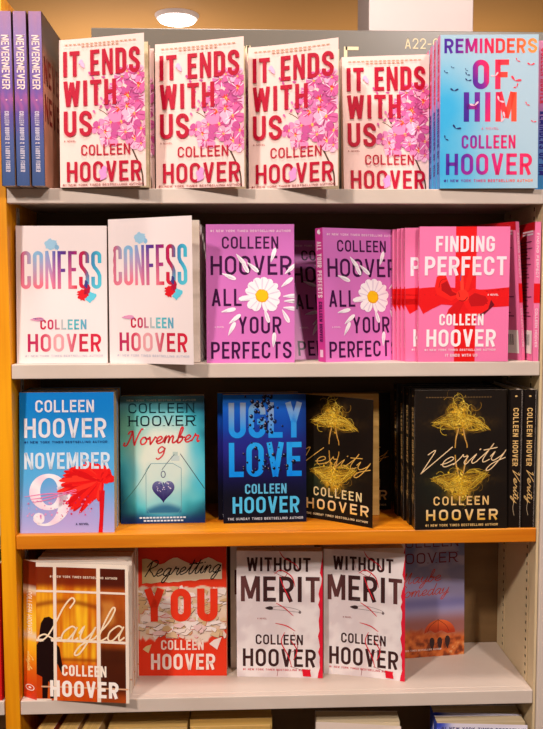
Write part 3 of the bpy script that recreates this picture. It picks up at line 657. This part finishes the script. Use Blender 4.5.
# --- black cover with a gold dust dancer
def gd_paint(dy, teal):
    def f(U, V):
        c = lerp3((20, 12, 8), (30, 20, 10), vnoise(U * 3, V * 4, 2))
        c = lerp3(c, (30, 62, 48), .5 * teal * np.exp(-(((U - .3) / .35) ** 2 + ((V - .3) / .2) ** 2)))
        for cy, sg in ((.775 + dy, 1), (.345 + dy, -1)):
            x = U - .49; y = (V - cy) * sg; n = vnoise(U * 44, V * 50, 6 if sg > 0 else 8, 3)
            g = 1.1 * np.exp(-((x / .11) ** 2 + ((y - .02) / .085) ** 2)) + .42 * np.exp(-((x / .26) ** 2 + ((y + .01) / .04) ** 2)) + .35 * np.exp(-((x / .15) ** 2 + ((y - .07) / .07) ** 2))
            c = lerp3(c, (222, 166, 40), np.clip(g * (.25 + 1.25 * sst(.32, .62, n)), 0, 1)); c = lerp3(c, (250, 216, 60), np.clip((g - .75) * 1.6 * n, 0, 1))
        return c
    return f
def dancer(dy):
    def f(p):
        q = random.Random(12); cols = [(196, 150, 34), (228, 188, 48), (156, 114, 28), (242, 214, 84), (126, 92, 30)]
        for cy, sg in ((.775 + dy, 1), (.345 + dy, -1)):
            T = lambda x, y: (.49 + x, cy + sg * y)
            for k in range(120):   # gauzy loops of the bodice and hair
                x, y = (q.gauss(0, .08), q.gauss(.05, .05)) if k % 4 else (q.uniform(-.25, .25), q.gauss(-.015, .012)); a = q.uniform(0, 6.28); r = q.uniform(.02, .07)
                p.line([T(x + r * math.cos(a + j * .5), y + .7 * r * math.sin(a + j * .5)) for j in range(7)], q.uniform(.0003, .0006), q.choice(cols))
            for k in range(64):   # skirt, sweeping out to two points
                s_ = -1 if k % 2 else 1; e = q.uniform(.2, .33); y0 = q.uniform(-.06, .07); y1 = (-.015 if s_ < 0 else -.05) + q.uniform(-.02, .012)
                p.line([T(s_ * .02, y0), T(s_ * e * .5, y0 * .6 + .025 * q.uniform(-1, 1)), T(s_ * e, y1)], q.uniform(.0003, .0007), q.choice(cols))
                if k % 3 == 0: p.line([T(s_ * e, y1), T(s_ * e * .6, y1 - .02), T(s_ * .05, -.055)], .0004, q.choice(cols))
            for k in range(70): p.blob(*T(q.gauss(0, .045), q.gauss(.01, .045)), q.uniform(.0006, .0016), q.choice([(240, 196, 40), (252, 222, 90), (222, 166, 40)]), 7)
            for xa, xb, xc in ((-.02, -.045, -.055), (.03, .045, .075)):
                p.line([T(xa, -.05), T(xb, -.11), T(xc * .95, -.16), T(xc, -.19)], .0017, (190, 140, 56)); p.line([T(xa + .004, -.05), T(xb + .006, -.11), T(xc * .95, -.16)], .0009, (240, 196, 120))
    return f
GL = (232, 190, 120)
def gd_title(p): p.hand('Verity', .06, .985, .43, .50, .065, .0013, (240, 208, 160), .35)
def gd_gold(u, v): return mix((226, 170, 60), (238, 204, 150), max(0, min(1, (v - .06) / .07)))
def gd_author(p): p.text('COLLEEN', .20, .80, .173, .237, GL, .17, .42).text('HOOVER', .12, .90, .064, .142, gd_gold, .2, .42)
def gd_quote(p): [p.rect(x / 100, x / 100 + .02, .945, .952, (110, 84, 50)) for x in range(12, 84, 3)]
def gd_spt(p):
    p.text('COLLEEN HOOVER', .13, .55, .30, .70, GL, .18, .3); p.hand('Verity', .58, .82, .42, .42, .22, .0009, GL, .3); p.line([(.82, .45), (.86, .4), (.91, .5)], .0008, (170, 150, 120)); p.rect(.04, .05, .42, .58, GL)
GOLDH = dict(paint=gd_paint(0, .5), grid=(60, 90), spine=(24, 15, 10), back=(20, 14, 10), mat=INKG, hard=True, pages=PAGES,
    prints=(('dancer_print', dancer(0)), ('title_lettering', gd_title), ('author_lettering', gd_author), ('tagline_lettering', tagline(.03, GL, .11, .9, hh=.017)), ('quote_lettering', gd_quote)), spine_prints=(('spine_lettering', gd_spt),))
def gu_title(p): p.hand('Verity', .03, .97, .45, .44, .065, .0012, (226, 176, 84), .3)
def gu_author(p): p.text('COLLEEN', .22, .86, .190, .262, (228, 206, 150), .17, .42).text('HOOVER', .12, .95, .082, .165, gd_gold, .19, .42)
GOLDP = dict(paint=gd_paint(.03, 1.0), grid=(60, 90), spine=(18, 12, 8), back=(16, 12, 8), pages=PAGESO,
    prints=(('dancer_print', dancer(.03)), ('title_lettering', gu_title), ('author_lettering', gu_author), ('tagline_lettering', tagline(.04, (226, 206, 160), .12, .94, 'THE SUNDAY TIMES BESTSELLING AUTHOR', .017))))
# --- amber window cover
def aw_paint(U, V):
    n = vnoise(U * 9, V * 3, 21); n2 = vnoise(U * 3, V * 4, 5); st = vnoise(U * 26, V * 2, 33, 2)
    c = lerp3((200, 84, 8), (255, 196, 40), np.clip(.15 + .9 * sst(.25, .75, .55 * n + .45 * st) + .3 * np.exp(-(((U - .4) / .25) ** 2 + ((V - .5) / .3) ** 2)) - .2, 0, 1))
    c = lerp3(c, (112, 26, 6), .85 * sst(.80, .86, V)); c = lerp3(c, (206, 60, 10), .75 * sst(.34, .22, V))
    c = lerp3(c, (120, 40, 6), .6 * np.exp(-((V - .69 - .03 * np.sin(5 * U)) / .018) ** 2)); c = lerp3(c, (130, 50, 10), .6 * np.exp(-((V - .30) / .012) ** 2))
    r = sst(.68, .70, U); c = lerp3(c, lerp3((96, 26, 8), (206, 96, 30), n2), .85 * r)
    c = lerp3(c, (214, 140, 60), r * .8 * sst(.48, .68, n) * sst(.52, .6, V) * sst(.76, .7, V)); c = lerp3(c, (36, 10, 6), r * .7 * sst(.42, .36, V) * sst(.02, .12, V))
    c = lerp3(c, (60, 14, 8), .8 * sst(.80, .86, V) * r)
    return c
def aw_frame(p):
    F = (246, 226, 206)
    p.rect(.185, .22, 0, .97, F).rect(.655, .695, 0, .97, F).rect(0, 1, .785, .80, F).rect(0, 1, .428, .447, F).rect(.05, 1, .095, .106, (226, 170, 130)); p.rect(0, 1, .968, 1, (240, 224, 206)); p.rect(.965, 1, 0, 1, (240, 224, 206)).rect(0, .16, 0, .012, F)  # pale top strip paints in glare on page tops; right strip, page edges
def aw_woman(p):
    D = (28, 8, 8)
    p.poly([(.05, .56), (.085, .60), (.14, .608), (.19, .585), (.215, .53), (.225, .44), (.215, .41), (.25, .385), (.265, .31), (.295, .215), (.27, .20), (.225, .27), (.215, .19), (.20, .17), (.195, .015), (.145, .015), (.14, .13), (.125, .14), (.115, .015), (.06, .015), (.06, .17), (.0, .19), (.0, .40), (.03, .43), (.035, .50)], D)
def aw_title(p): p.hand('Layla', .02, .955, .425, .455, .105, .0024, (250, 226, 190), .35)
def aw_author(p): p.text('COLLEEN', .275, .755, .182, .262, (255, 240, 222), .2).text('HOOVER', .145, .885, .03, .148, (255, 244, 234), .22)
def aw_spc(a, b):
    if abs(a - .205) < .022 or abs(a - .56) < .022: return (240, 220, 190)
    return ramp([(0, (110, 30, 12)), (.18, (130, 40, 12)), (.25, (226, 134, 24)), (.4, (255, 205, 50)), (.55, (255, 205, 50)), (.66, (250, 176, 30)), (.8, (232, 104, 22)), (1, (214, 52, 24))], a)
def aw_spt(p):
    p.text('COLLEEN HOOVER', .22, .53, .30, .70, (252, 238, 216), .2, .2); p.hand('Layla', .66, .80, .35, .35, .14, .0008, (250, 214, 120), .3)
    p.strip([(p.w * .92 + .0042 * math.cos(i * .3), p.h * .5 + .0042 * math.sin(i * .3)) for i in range(22)], .001, (252, 236, 226)); p.blob(.92, .5, .0014, (252, 236, 226), 12, 0)
AMBER = dict(paint=aw_paint, grid=(72, 108), spine=aw_spc, back=(190, 120, 50), pages=PAGESW, mat=INKG,
    prints=(('silhouette_print', aw_woman), ('window_print', aw_frame), ('title_lettering', aw_title), ('author_lettering', aw_author), ('tagline_lettering', tagline(.90, (250, 226, 200), .15, .88))), spine_prints=(('spine_lettering', aw_spt),))
# --- red cover with torn paper
def tp_paint(U, V):
    n = vnoise(U * 7, V * 9, 14); n2 = vnoise(U * 22, V * 30, 3)
    c = flat((228, 58, 30))(U, V)
    lo = .30 + .14 * (vnoise(U * 9, V * 0 + .3, 40) - .5) * 2; hi = .655 + .03 * (n2 - .5)
    k = sst(lo, lo + .02, V + .05 * (n2 - .5)) * sst(hi + .01, hi, V) * sst(.0, .02, U)
    paper = lerp3((222, 196, 164), (240, 222, 210), n); paper = lerp3(paper, (150, 110, 80), .7 * sst(.04, .0, np.abs(np.sin(V * 34 + 9 * n + 3 * np.sin(7 * U)))) )
    paper = lerp3(paper, (226, 120, 60), .35 * sst(.5, .8, vnoise(U * 3, V * 3, 17)))
    return lerp3(c, paper, k)
def tp_collage(p):
    q = random.Random(9); cs = [(240, 224, 214), (232, 206, 190), (222, 190, 150), (244, 230, 224), (236, 200, 196), (214, 178, 130)]
    for k in range(170):
        x, y = q.uniform(-.02, 1.0), q.uniform(.36, .645)
        if k > 125: y = q.uniform(.29, .40)
        rx, ry, a0 = q.uniform(.03, .085), q.uniform(.012, .032), q.uniform(0, 90); pts = []
        for j in range(5):
            a = rad(a0 + 72 * j + q.uniform(-25, 25)); m_ = q.uniform(.6, 1.3); pts.append((x + rx * m_ * math.cos(a), y + ry * m_ * math.sin(a)))
        p.poly([(px_ + .004, py_ - .004) for px_, py_ in pts], q.choice([(96, 60, 44), (150, 110, 84), (206, 70, 40), (130, 96, 76)]))
        p.up(.1); p.poly(pts, q.choice(cs)); p.up(.1)
def tp_strip(p):
    q = random.Random(4); top = [(x / 20, .855 + .022 * math.sin(x * .9) + q.uniform(-.006, .006)) for x in range(1, 20)]; bot = [(x / 20, .70 + .0022 * (x - 8) + q.uniform(-.006, .006)) for x in range(19, 0, -1)]
    p.poly(top + bot, lambda u, v: mix((196, 170, 112), (228, 206, 172), min(1, u * 2.5)))
def scrap(x, y, s, c):
    return lambda p: p.poly([(x - s / p.w * .9, y - .006), (x + s / p.w * .3, y - s / p.h), (x + s / p.w, y + s / p.h * .9), (x - s / p.w * .2, y + s / p.h * .5)], c)
def tp_you(p): p.text('YOU', .07, .90, .405, .65, (234, 58, 30), .24, .30)
def tp_hand(p): p.hand('Regretting', .08, .94, .735, .775, .054, .0017, (30, 20, 16), .35)
def tp_author(p): p.text('COLLEEN', .26, .74, .195, .268, (250, 224, 210), .18).text('HOOVER', .145, .87, .048, .166, (250, 228, 216), .19)
TORN = dict(paint=tp_paint, grid=(80, 120), spine=(206, 52, 28), back=(220, 60, 34), pages=PAGES,
    prints=(('paper_collage_print', tp_collage), ('paper_strip_print', tp_strip), ('paper_scrap_print', scrap(.10, .205, .0075, (224, 196, 140))), ('paper_scrap_print', scrap(.87, .245, .0105, (240, 222, 214))),  ('title_lettering', tp_you), ('script_lettering', tp_hand), ('author_lettering', tp_author)))
# --- white crumpled cover with safety pin and red thread
BN = (62, 34, 34)
def wm_paint(U, V):
    n = vnoise(U * 6, V * 8, 19, 4); return lerp3((222, 208, 208), (240, 230, 228), sst(.3, .6, n))
def wm_title(p): p.text('WITHOUT', .12, .86, .84, .95, BN, .18).text('MERIT', .05, .965, .60, .80, lambda u, v: mix(BN, (150, 90, 86), max(0, min(.5, .45 * math.sin(7 * u + 1)))), .17, .22)  # paler stretches of the lower word are glare mixed into the ink
def wm_author(p): p.text('COLLEEN', .22, .77, .26, .34, BN, .17).text('HOOVER', .07, .92, .085, .226, BN, .17)
def wm_thread(p):
    T, T2 = (212, 30, 48), (150, 30, 36)
    for pts in ([(.50, 1.0), (.55, .95), (.68, .90), (.72, .86)], [(.44, .82), (.52, .85), (.64, .80), (.68, .72)], [(.50, .80), (.56, .70), (.62, .62)], [(.46, .59), (.56, .55), (.66, .49)], [(.45, .43), (.58, .41), (.68, .37)], [(.56, .36), (.52, .28), (.60, .17), (.64, .08)], [(.62, .30), (.70, .22), (.66, .14)]):
        p.line(pts, .0018, T, True, True)
    for pts in ([(.42, .84), (.56, .80), (.60, .86)], [(.38, .93), (.40, .86)], [(.66, .36), (.71, .24), (.62, .20)], [(.62, .09), (.76, .06)], [(.48, .06), (.47, .01)]):
        p.line(pts, .0009, T2, True, True)
    p.up(); g = (88, 74, 74)
    p.line([(.36, .55), (.50, .565), (.66, .55), (.74, .53), (.70, .522), (.52, .535), (.36, .54)], .0006, (120, 104, 104)); p.petal(.33, .55, .013, .006, 0, (56, 40, 40)); p.line([(.34, .60), (.42, .615), (.46, .60)], .0012, g)
    p.blob(.735, .52, .0022, (120, 104, 104), 10, .1)
    q = random.Random(6); R = [(1, y / 24) for y in range(25)]
    p.poly([(.955 + .018 * q.uniform(-1, 1) + (.03 if y > 17 else 0), y / 24) for y in range(24, -1, -1)] + R, (220, 30, 56))
    p.poly([(.76, .07), (.85, .065), (.865, .01), (.77, .012)], (218, 20, 44))
WHITEPIN = dict(paint=wm_paint, grid=(36, 54), spine=(214, 190, 140), back=(226, 214, 206), pages=PAGESW,
    prints=(('title_lettering', wm_title), ('author_lettering', wm_author), ('tagline_lettering', tagline(.06, (206, 50, 70), .07, .86)), ('subtitle_lettering', lambda p: p.text('A NOVEL', .24, .35, .46, .472, (170, 90, 90), .2)), ('thread_print', wm_thread)))
# --- dusk cover with an umbrella over autumn leaves
def ms_paint(U, V):
    n = vnoise(U * 4, V * 9, 7); n2 = vnoise(U * 20, V * 30, 9)
    c = lerp3((158, 150, 186), (112, 122, 164), sst(.5, .9, V)); c = lerp3(c, (196, 176, 190), .6 * sst(.45, .7, n) * sst(.45, .75, V))
    c = lerp3(c, (110, 106, 156), .8 * np.exp(-((V - .44) / .05) ** 2)); c = lerp3(c, (150, 96, 92), sst(.40, .26, V))
    c = lerp3(c, lerp3((156, 50, 16), (232, 140, 66), n2), sst(.24, .16, V + .05 * (n2 - .5) + .06 * (U - .6) )); c = lerp3(c, (60, 30, 24), .5 * sst(.45, .3, n2) * sst(.2, .1, V))
    return lerp3(c, (214, 170, 120), sst(.62, .75, n2) * sst(.14, .05, V) * sst(.6, .8, U))
def ms_umb(p):
    A = [(.68 + .20 * math.cos(rad(a)), .19 + .11 * math.sin(rad(a))) for a in range(0, 181, 12)]
    p.poly(A + [(.56, .215), (.62, .19), (.70, .21), (.78, .185)], lambda u, v: mix((170, 50, 20), (236, 116, 60), max(0, min(1, (v - .2) * 9))))
    p.up()
    for x in (.56, .66, .76): p.line([(.66, .30), (x, .25), (x + (x - .66) * .4, .20)], .0007, (90, 26, 18))
    for x, y in ((.58, .10), (.68, .10), (.78, .11)): p.petal(x, y - .05, .022, .009, 90, (52, 30, 30))
def ms_title(p): p.hand('Maybe', .16, .70, .60, .62, .045, .0013, (206, 70, 44), .3); p.hand('Someday', .12, .80, .49, .515, .045, .0013, (206, 70, 44), .3)
def ms_author(p): p.text('COLLEEN', .12, .92, .895, .97, (106, 34, 60), .12, .3, True).text('HOOVER', .10, .91, .765, .85, (112, 34, 56), .13, .3, True)
DUSK = dict(paint=ms_paint, grid=(60, 90), spine=(120, 110, 150), back=(130, 120, 150), mat=INKG, pages=PAGES,
    prints=(('umbrella_print', ms_umb), ('title_lettering', ms_title), ('author_lettering', ms_author), ('tagline_lettering', tagline(.06, (240, 220, 210), .1, .7, hh=.014))))
# --- violet spines on the top row
def nn_spc(a, b): return ramp([(0, (166, 124, 160)), (.15, (150, 124, 176)), (.45, (110, 84, 160)), (.52, (166, 90, 150)), (.58, (100, 76, 150)), (.75, (78, 92, 144)), (1, (62, 84, 128))], a + .03 * math.sin(b * 9))
def nn_spt(p):
    p.text('NEVERNEVER', .135, .445, .22, .80, (250, 226, 214), .17, .16); p.text('COLLEEN HOOVER & TARRYN FISHER', .57, .92, .33, .66, (214, 206, 220), .2, .3); p.blob(.505, .5, .0012, (236, 170, 190), 9)
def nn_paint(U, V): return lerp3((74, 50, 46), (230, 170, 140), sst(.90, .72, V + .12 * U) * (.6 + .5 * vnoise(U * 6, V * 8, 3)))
def nn_title(p): p.text('NEVER', .06, .95, .60, .76, (150, 30, 40), .18).text('NEVER', .06, .95, .38, .54, (150, 30, 40), .18)
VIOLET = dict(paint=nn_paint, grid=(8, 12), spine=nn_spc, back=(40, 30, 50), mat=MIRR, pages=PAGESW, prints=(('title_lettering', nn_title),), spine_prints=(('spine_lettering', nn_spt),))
def plain(c, pages=PAGES, **k): return dict(paint=flat(c), spine=c, back=c, pages=pages, **k)
def rs_spt(p): p.text('COLLEEN HOOVER', .55, .93, .28, .72, (240, 214, 200), .2, .3)
REDSP = dict(paint=flat((200, 24, 24)), spine=(206, 26, 24), back=(190, 24, 24), pages=PAGES, spine_prints=(('spine_lettering', rs_spt),))
def lw_small(p):
    tagline(.955, (70, 70, 130), .05, 1.02, '#1 NEW YORK TIMES BESTSELLING', .032)(p)
def lw_paint(U, V): return lerp3((232, 226, 240), (40, 60, 190), sst(.86, 1.0, V) * sst(.2, .02, U) )
LILAC = dict(paint=lw_paint, grid=(24, 36), spine=(70, 90, 200), back=(220, 214, 230), pages=PAGES, prints=(('tagline_lettering', lw_small),))

# ------------------------------------------------------------------ top row
GAP = .0002
T1 = Z1 + GAP; T2 = Z2 + GAP; T3 = Z3 + GAP; T4 = Z4 + GAP; T5 = Z5 + GAP
def spine_out(label, cat, group, x_left, y, z, w, h, t, K, name='paperback_book', yaw=90.0, lean=0.0):
    """spine towards the aisle, front cover facing right: x_left is the spine's left edge seen from the aisle"""
    return book(label, cat, group, (x_left + t, y, z), yaw, w, h, t, K, name=name, lean=lean)
NG = 'violet spined paperbacks at the left end of the top shelf'
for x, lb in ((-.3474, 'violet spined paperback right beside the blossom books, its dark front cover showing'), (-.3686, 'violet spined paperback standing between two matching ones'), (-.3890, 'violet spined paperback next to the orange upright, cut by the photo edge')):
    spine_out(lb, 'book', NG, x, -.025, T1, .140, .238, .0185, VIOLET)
BG = 'cream paperbacks with pink blossoms'
bf = [((-.3120, -.006), .0, -10.5, 3.3, -.7, .1265, .2086, 'cream blossom paperback beside the violet spines, leftmost of the four, front cover curling open'),
      ((-.1770, .006), .0, -12.4, 3.3, -.5, .1305, .2074, 'cream blossom paperback below the round ceiling light, second of the four'),
      ((-.0428, .0115), .0, -20.0, 1.1, -.7, .1330, .2032, 'cream blossom paperback with its cover swung widest open, third of the four'),
      ((.1034, .0631), 2.3, 0, 7.0, 1.7, .1317, .2126, 'cream blossom paperback set back and partly shaded, next to the pale blue rainbow book')]
wh = ('leftmost', 'second', 'third')
for i, ((x, y), yaw, dyaw, tl, tr, w, h, lb) in enumerate(bf):
    book(lb, 'book', BG, (x, y, T1), yaw, w, h, .0225, BLOSSOM, tl, tr, dyaw)
    if i < 3:
        s = book('first copy behind the %s blossom book, only its page edge and spine showing' % wh[i], 'book', 'blossom paperbacks stacked behind the front ones', (x + .0005 + .001 * i, y + .0290, T1), yaw, .131, .2065, .0225, BLOSSOM, tl, tl)
        stack(s, 3, .0225, '%s copy further back in the stack behind the ' + wh[i] + ' blossom book', 'blossom paperbacks stacked behind the front ones', .0012)
RG = 'pale blue paperbacks with rainbow lettering'
r = book('pale blue paperback with rainbow capitals and small birds, front of its stack', 'book', RG, (.2348, -.0043, T1), -2.9, .1417, .2208, .0235, RAINBOW, 2.5, 2.5)
s = None
for k, (dx, dy) in enumerate(((.0002, .0252), (.0004, .0504), (.0006, .0756))):
    dup(r, (r.location.x + dx, r.location.y + dy, T1), -2.9, 'copy %s behind the front rainbow lettered book, only its pink spine edge showing' % ('directly', 'second', 'third')[k], RG)
spine_out('pale blue book standing spine out at the right end of the top shelf', 'book', RG, .3795, .012, T1, .1417, .2155, .0235, RAINBOW)

# ------------------------------------------------------------------ second row
CG = 'white paperbacks with watercolour lettering'
c1 = book('white watercolour lettered paperback beside the orange upright, lying flat against its stack', 'book', CG, (-.3851, .0150, T2), -.5, .1326, .2023, .021, CONF, 3.6, 3.4)
stack(c1, 2, .021, '%s copy behind the left white watercolour lettered book', CG, .001)
c2 = book('white watercolour lettered paperback with its cover curling open, beside the dark gap', 'book', CG, (-.2497, .0173, T2), 0, .1342, .2109, .021, CONF, 1.6, -4.0, -20)
s = book('first copy behind the curling white book, its page edge showing on the right', 'book', CG, (-.2475, .0425, T2), 0, .1342, .2060, .021, CONF, 1.6, 1.6)
stack(s, 3, .021, '%s copy further back behind the curling white book', CG, .0015)
DG = 'violet paperbacks with a daisy'
book('violet daisy paperback facing straight out beside the white curling book', 'book', DG, (-.1061, .0055, T2), .8, .1297, .2035, .019, DAISY, 2.9, 2.1)
book('violet daisy paperback leaning back in shadow between the two brighter ones', 'book', DG, (.0275, .062, T2), 8, .1297, .2000, .017, DAISY, 20, 20)
book('violet daisy paperback with its magenta spine showing, beside the pink ribbon books', 'book', DG, (.0698, .0059, T2), 21, .1300, .1990, .019, DAISY, 3.4, 2.9, 0, 0, .15)
FG = 'pink paperbacks with a red ribbon bow'
f0 = book('pink ribbon paperback at the front of the fanned pile, bow fully showing', 'book', FG, (.2065, .0020, T2), 0, .1342, .1995, .0075, RIBBON, 1.8, 1.8, -1.0, .012)
fl = 'pink ribbon paperback %s in the fan to the left of the front one'
fb = book(fl % 'second', 'book', FG, (.1895, .0110, T2), 0, .1342, .1990, .0075, RIBBON, 3.2, 3.2)
for k, (dx, dy, od) in enumerate(((-.0040, .0092, 'third'), (-.0085, .0184, 'fourth'), (-.0135, .0276, 'fifth'), (-.0190, .0368, 'sixth'))):
    dup(fb, (fb.location.x + dx, fb.location.y + dy, T2), 0, fl % od, FG)
book('pink ribbon paperback leaning left, back cover and barcode showing beside the fanned pile', 'book', FG, (.3755, .0240, T2), 122, .1342, .2080, .008, RIBBON, 5.6, 5.6)
spine_out('pink ribbon paperback upright with its spine out, against the right side wall', 'book', FG, .3786, .002, T2, .1342, .2060, .0092, RIBBON, yaw=90.5)

# ------------------------------------------------------------------ third row
n9 = book('blue paperback with a white numeral and bursting red flower, beside the orange upright', 'book', None, (-.3881 + .0020, .0107, T3), -.4, .1398, .2096, .034, NINE, 4.4, 4.4)
dup(n9, (n9.location.x + .0004, n9.location.y + .0365, T3), -.4, 'copy behind the blue numeral book, page edge showing above and beside it')
bo = book('teal paperback with a heart in a glass bottle under red script', 'book', None, (-.2428, .0560, T3), .7, .1299, .1982, .021, BOTTLE, 3.7, 3.5)
dg = 'deep blue underwater paperbacks'
d0 = book('dark blue underwater paperback with huge cyan capitals, front of two', 'book', dg, (-.0840, .0508, T3), 2.0, .1292, .1997, .019, DEEP, 2.8, 2.8)
dup(d0, (d0.location.x - .0085, d0.location.y + .0225, T3), 2.0, 'dark blue copy behind the cyan lettered book, peeking out on its left', dg)
GG = 'black softcovers with a gold dust dancer'
book('black gold-dancer softcover leaning beside the dark blue book, cover swung open over cream pages', 'book', GG, (.0345, .0860, T3), 0, .1310, .1960, .018, GOLDP, 4.0, -.5, -35)
book('black gold-dancer softcover in deep shade, half hidden behind the swung open one', 'book', GG, (.0620, .1220, T3), 2, .1290, .1930, .020, GOLDP, 4, 4)
VG = 'black hardbacks with a gold dust dancer'
v0 = book('black gold-dancer hardback facing out at the front of its row', 'book', VG, (.2042, -.0009, T3), 1.2, .1407, .2100, .0255, GOLDH, 2.8, 2.8, name='hardback_book')
for k, (dx, dy) in enumerate(((-.0030, .0275), (-.0065, .055), (-.0110, .0825))):
    dup(v0, (v0.location.x + dx, v0.location.y + dy, T3), 1.2, 'black hardback %s behind the facing one, gold lettered spine edge showing' % ('first', 'second', 'third')[k], VG)
v1 = spine_out('black gold lettered hardback spine out, right beside the facing one', 'book', VG, .3456, .004, T3, .1407, .2100, .0209, GOLDH, 'hardback_book')
dup(v1, (v1.location.x + .0212, v1.location.y, T3), 90, 'black gold lettered hardback spine out, against the right side wall', VG)

# ------------------------------------------------------------------ fourth row
a0 = book('amber window paperback with a dark standing silhouette, beside the orange upright', 'book', None, (-.3655, .002, T4), -1, .1416, .2078, .0135, AMBER, 3.9, 2.7, -6.0, 0, 1.72)
K2 = plain((226, 190, 140), PAGES)
a1 = book('first copy behind the amber window book, cream page edge showing', 'book', 'amber window paperbacks at the back of the stack', (-.3660, .0200, T4), -1, .1416, .2100, .026, AMBER, 3.9, 3.9)
stack(a1, 3, .026, '%s copy further back behind the amber window book', 'amber window paperbacks at the back of the stack', .0012)
book('red paperback with torn paper scraps, handwritten word and white capitals', 'book', None, (-.2224, .0783, T4), -2.5, .1414, .2163, .025, TORN, 3.2, 3.2)
WG = 'white paperbacks with safety pins and red thread'
w1 = book('crumpled white paperback with red thread next to the red torn paper one', 'book', WG, (-.0649, .0680, T4), -3, .1365, .2030, .021, WHITEPIN, 1.7, 1.7, -2.3)
dup(w1, (w1.location.x - .0100, w1.location.y + .0320, T4), -3, 'copy behind the left crumpled white book, edge of dark capitals showing', WG)
w2 = book('crumpled white paperback with red thread, cover swung open beside the dusk book', 'book', WG, (.0743, .0720, T4), 0, .1290, .2030, .021, WHITEPIN, 1.2, 1.8, -15.6)
dup(w1, (w2.location.x + .004, w2.location.y + .0330, T4), 0, 'copy behind the right crumpled white book with the open cover', WG)
book('dusk coloured paperback with a red umbrella over autumn leaves, at the back of the shelf', 'book', None, (.1846, .1184, T4), 7.2, .1356, .2075, .020, DUSK, 2.9, 1.8)

# ------------------------------------------------------------------ lowest row, seen only by its tops
LG = 'books on the lowest shelf in view'
for x, t, y, h, yw, c, lb in ((-.372, .026, .012, .1985, 84, (150, 60, 30), 'upright book on the lowest shelf by the orange upright, only its top showing'), (-.338, .028, .012, .1985, 84, (196, 150, 90), 'upright book on the lowest shelf, second from the orange upright'), (-.303, .026, .012, .1985, 84, (206, 170, 110), 'upright book on the lowest shelf, third from the orange upright')):
    spine_out(lb, 'book', LG, x, y, T5, .13, h, t, plain(c, PAGESO), yaw=yw)
b = book('face-out book on the lowest shelf below the torn paper book, pages on top', 'book', LG, (-.2640, .012, T5), 0, .1220, .1965, .028, plain((216, 180, 110), PAGESO), 2, 2)
dup(b, (b.location.x + .002, b.location.y + .0285, T5), 0, 'copy behind the left ochre topped book on the lowest shelf', LG)
b = book('lower front book of the ochre pair at the middle of the lowest shelf', 'book', LG, (-.1385, .006, T5), 0, .1250, .1900, .022, plain((226, 196, 130), PAGESO), 2, 2)
book('taller back book of the ochre pair at the middle of the lowest shelf', 'book', LG, (-.1385, .0300, T5), 0, .1280, .2000, .030, plain((206, 170, 96), PAGESO), 2, 2)
b = book('book with brownish page tops on the lowest shelf, between two dark gaps', 'book', LG, (.0570, .018, T5), -3, .1310, .1975, .036, plain((232, 214, 200), PAGES), 2, 2, -6)
b = book('lilac and blue paperback on the lowest shelf, only its top line of letters showing', 'book', LG, (.2450, .008, T5), -2, .1390, .1945, .024, LILAC, 3, 2, -2)
dup(b, (b.location.x + .002, b.location.y + .0345, T5), -2, 'copy behind the lilac and blue book, its pale page top showing', LG)

# ------------------------------------------------------------------ left neighbour
spine_out('red spined paperback in the next bay beyond the orange upright, low at the left edge', 'book', None, -.4405, .004, T4, .13, .2080, .0240, REDSP)
spine_out('pink spined book in the next bay beyond the orange upright, second shelf', 'book', None, -.4405, .004, T2, .13, .2030, .0240, plain((236, 120, 150)))
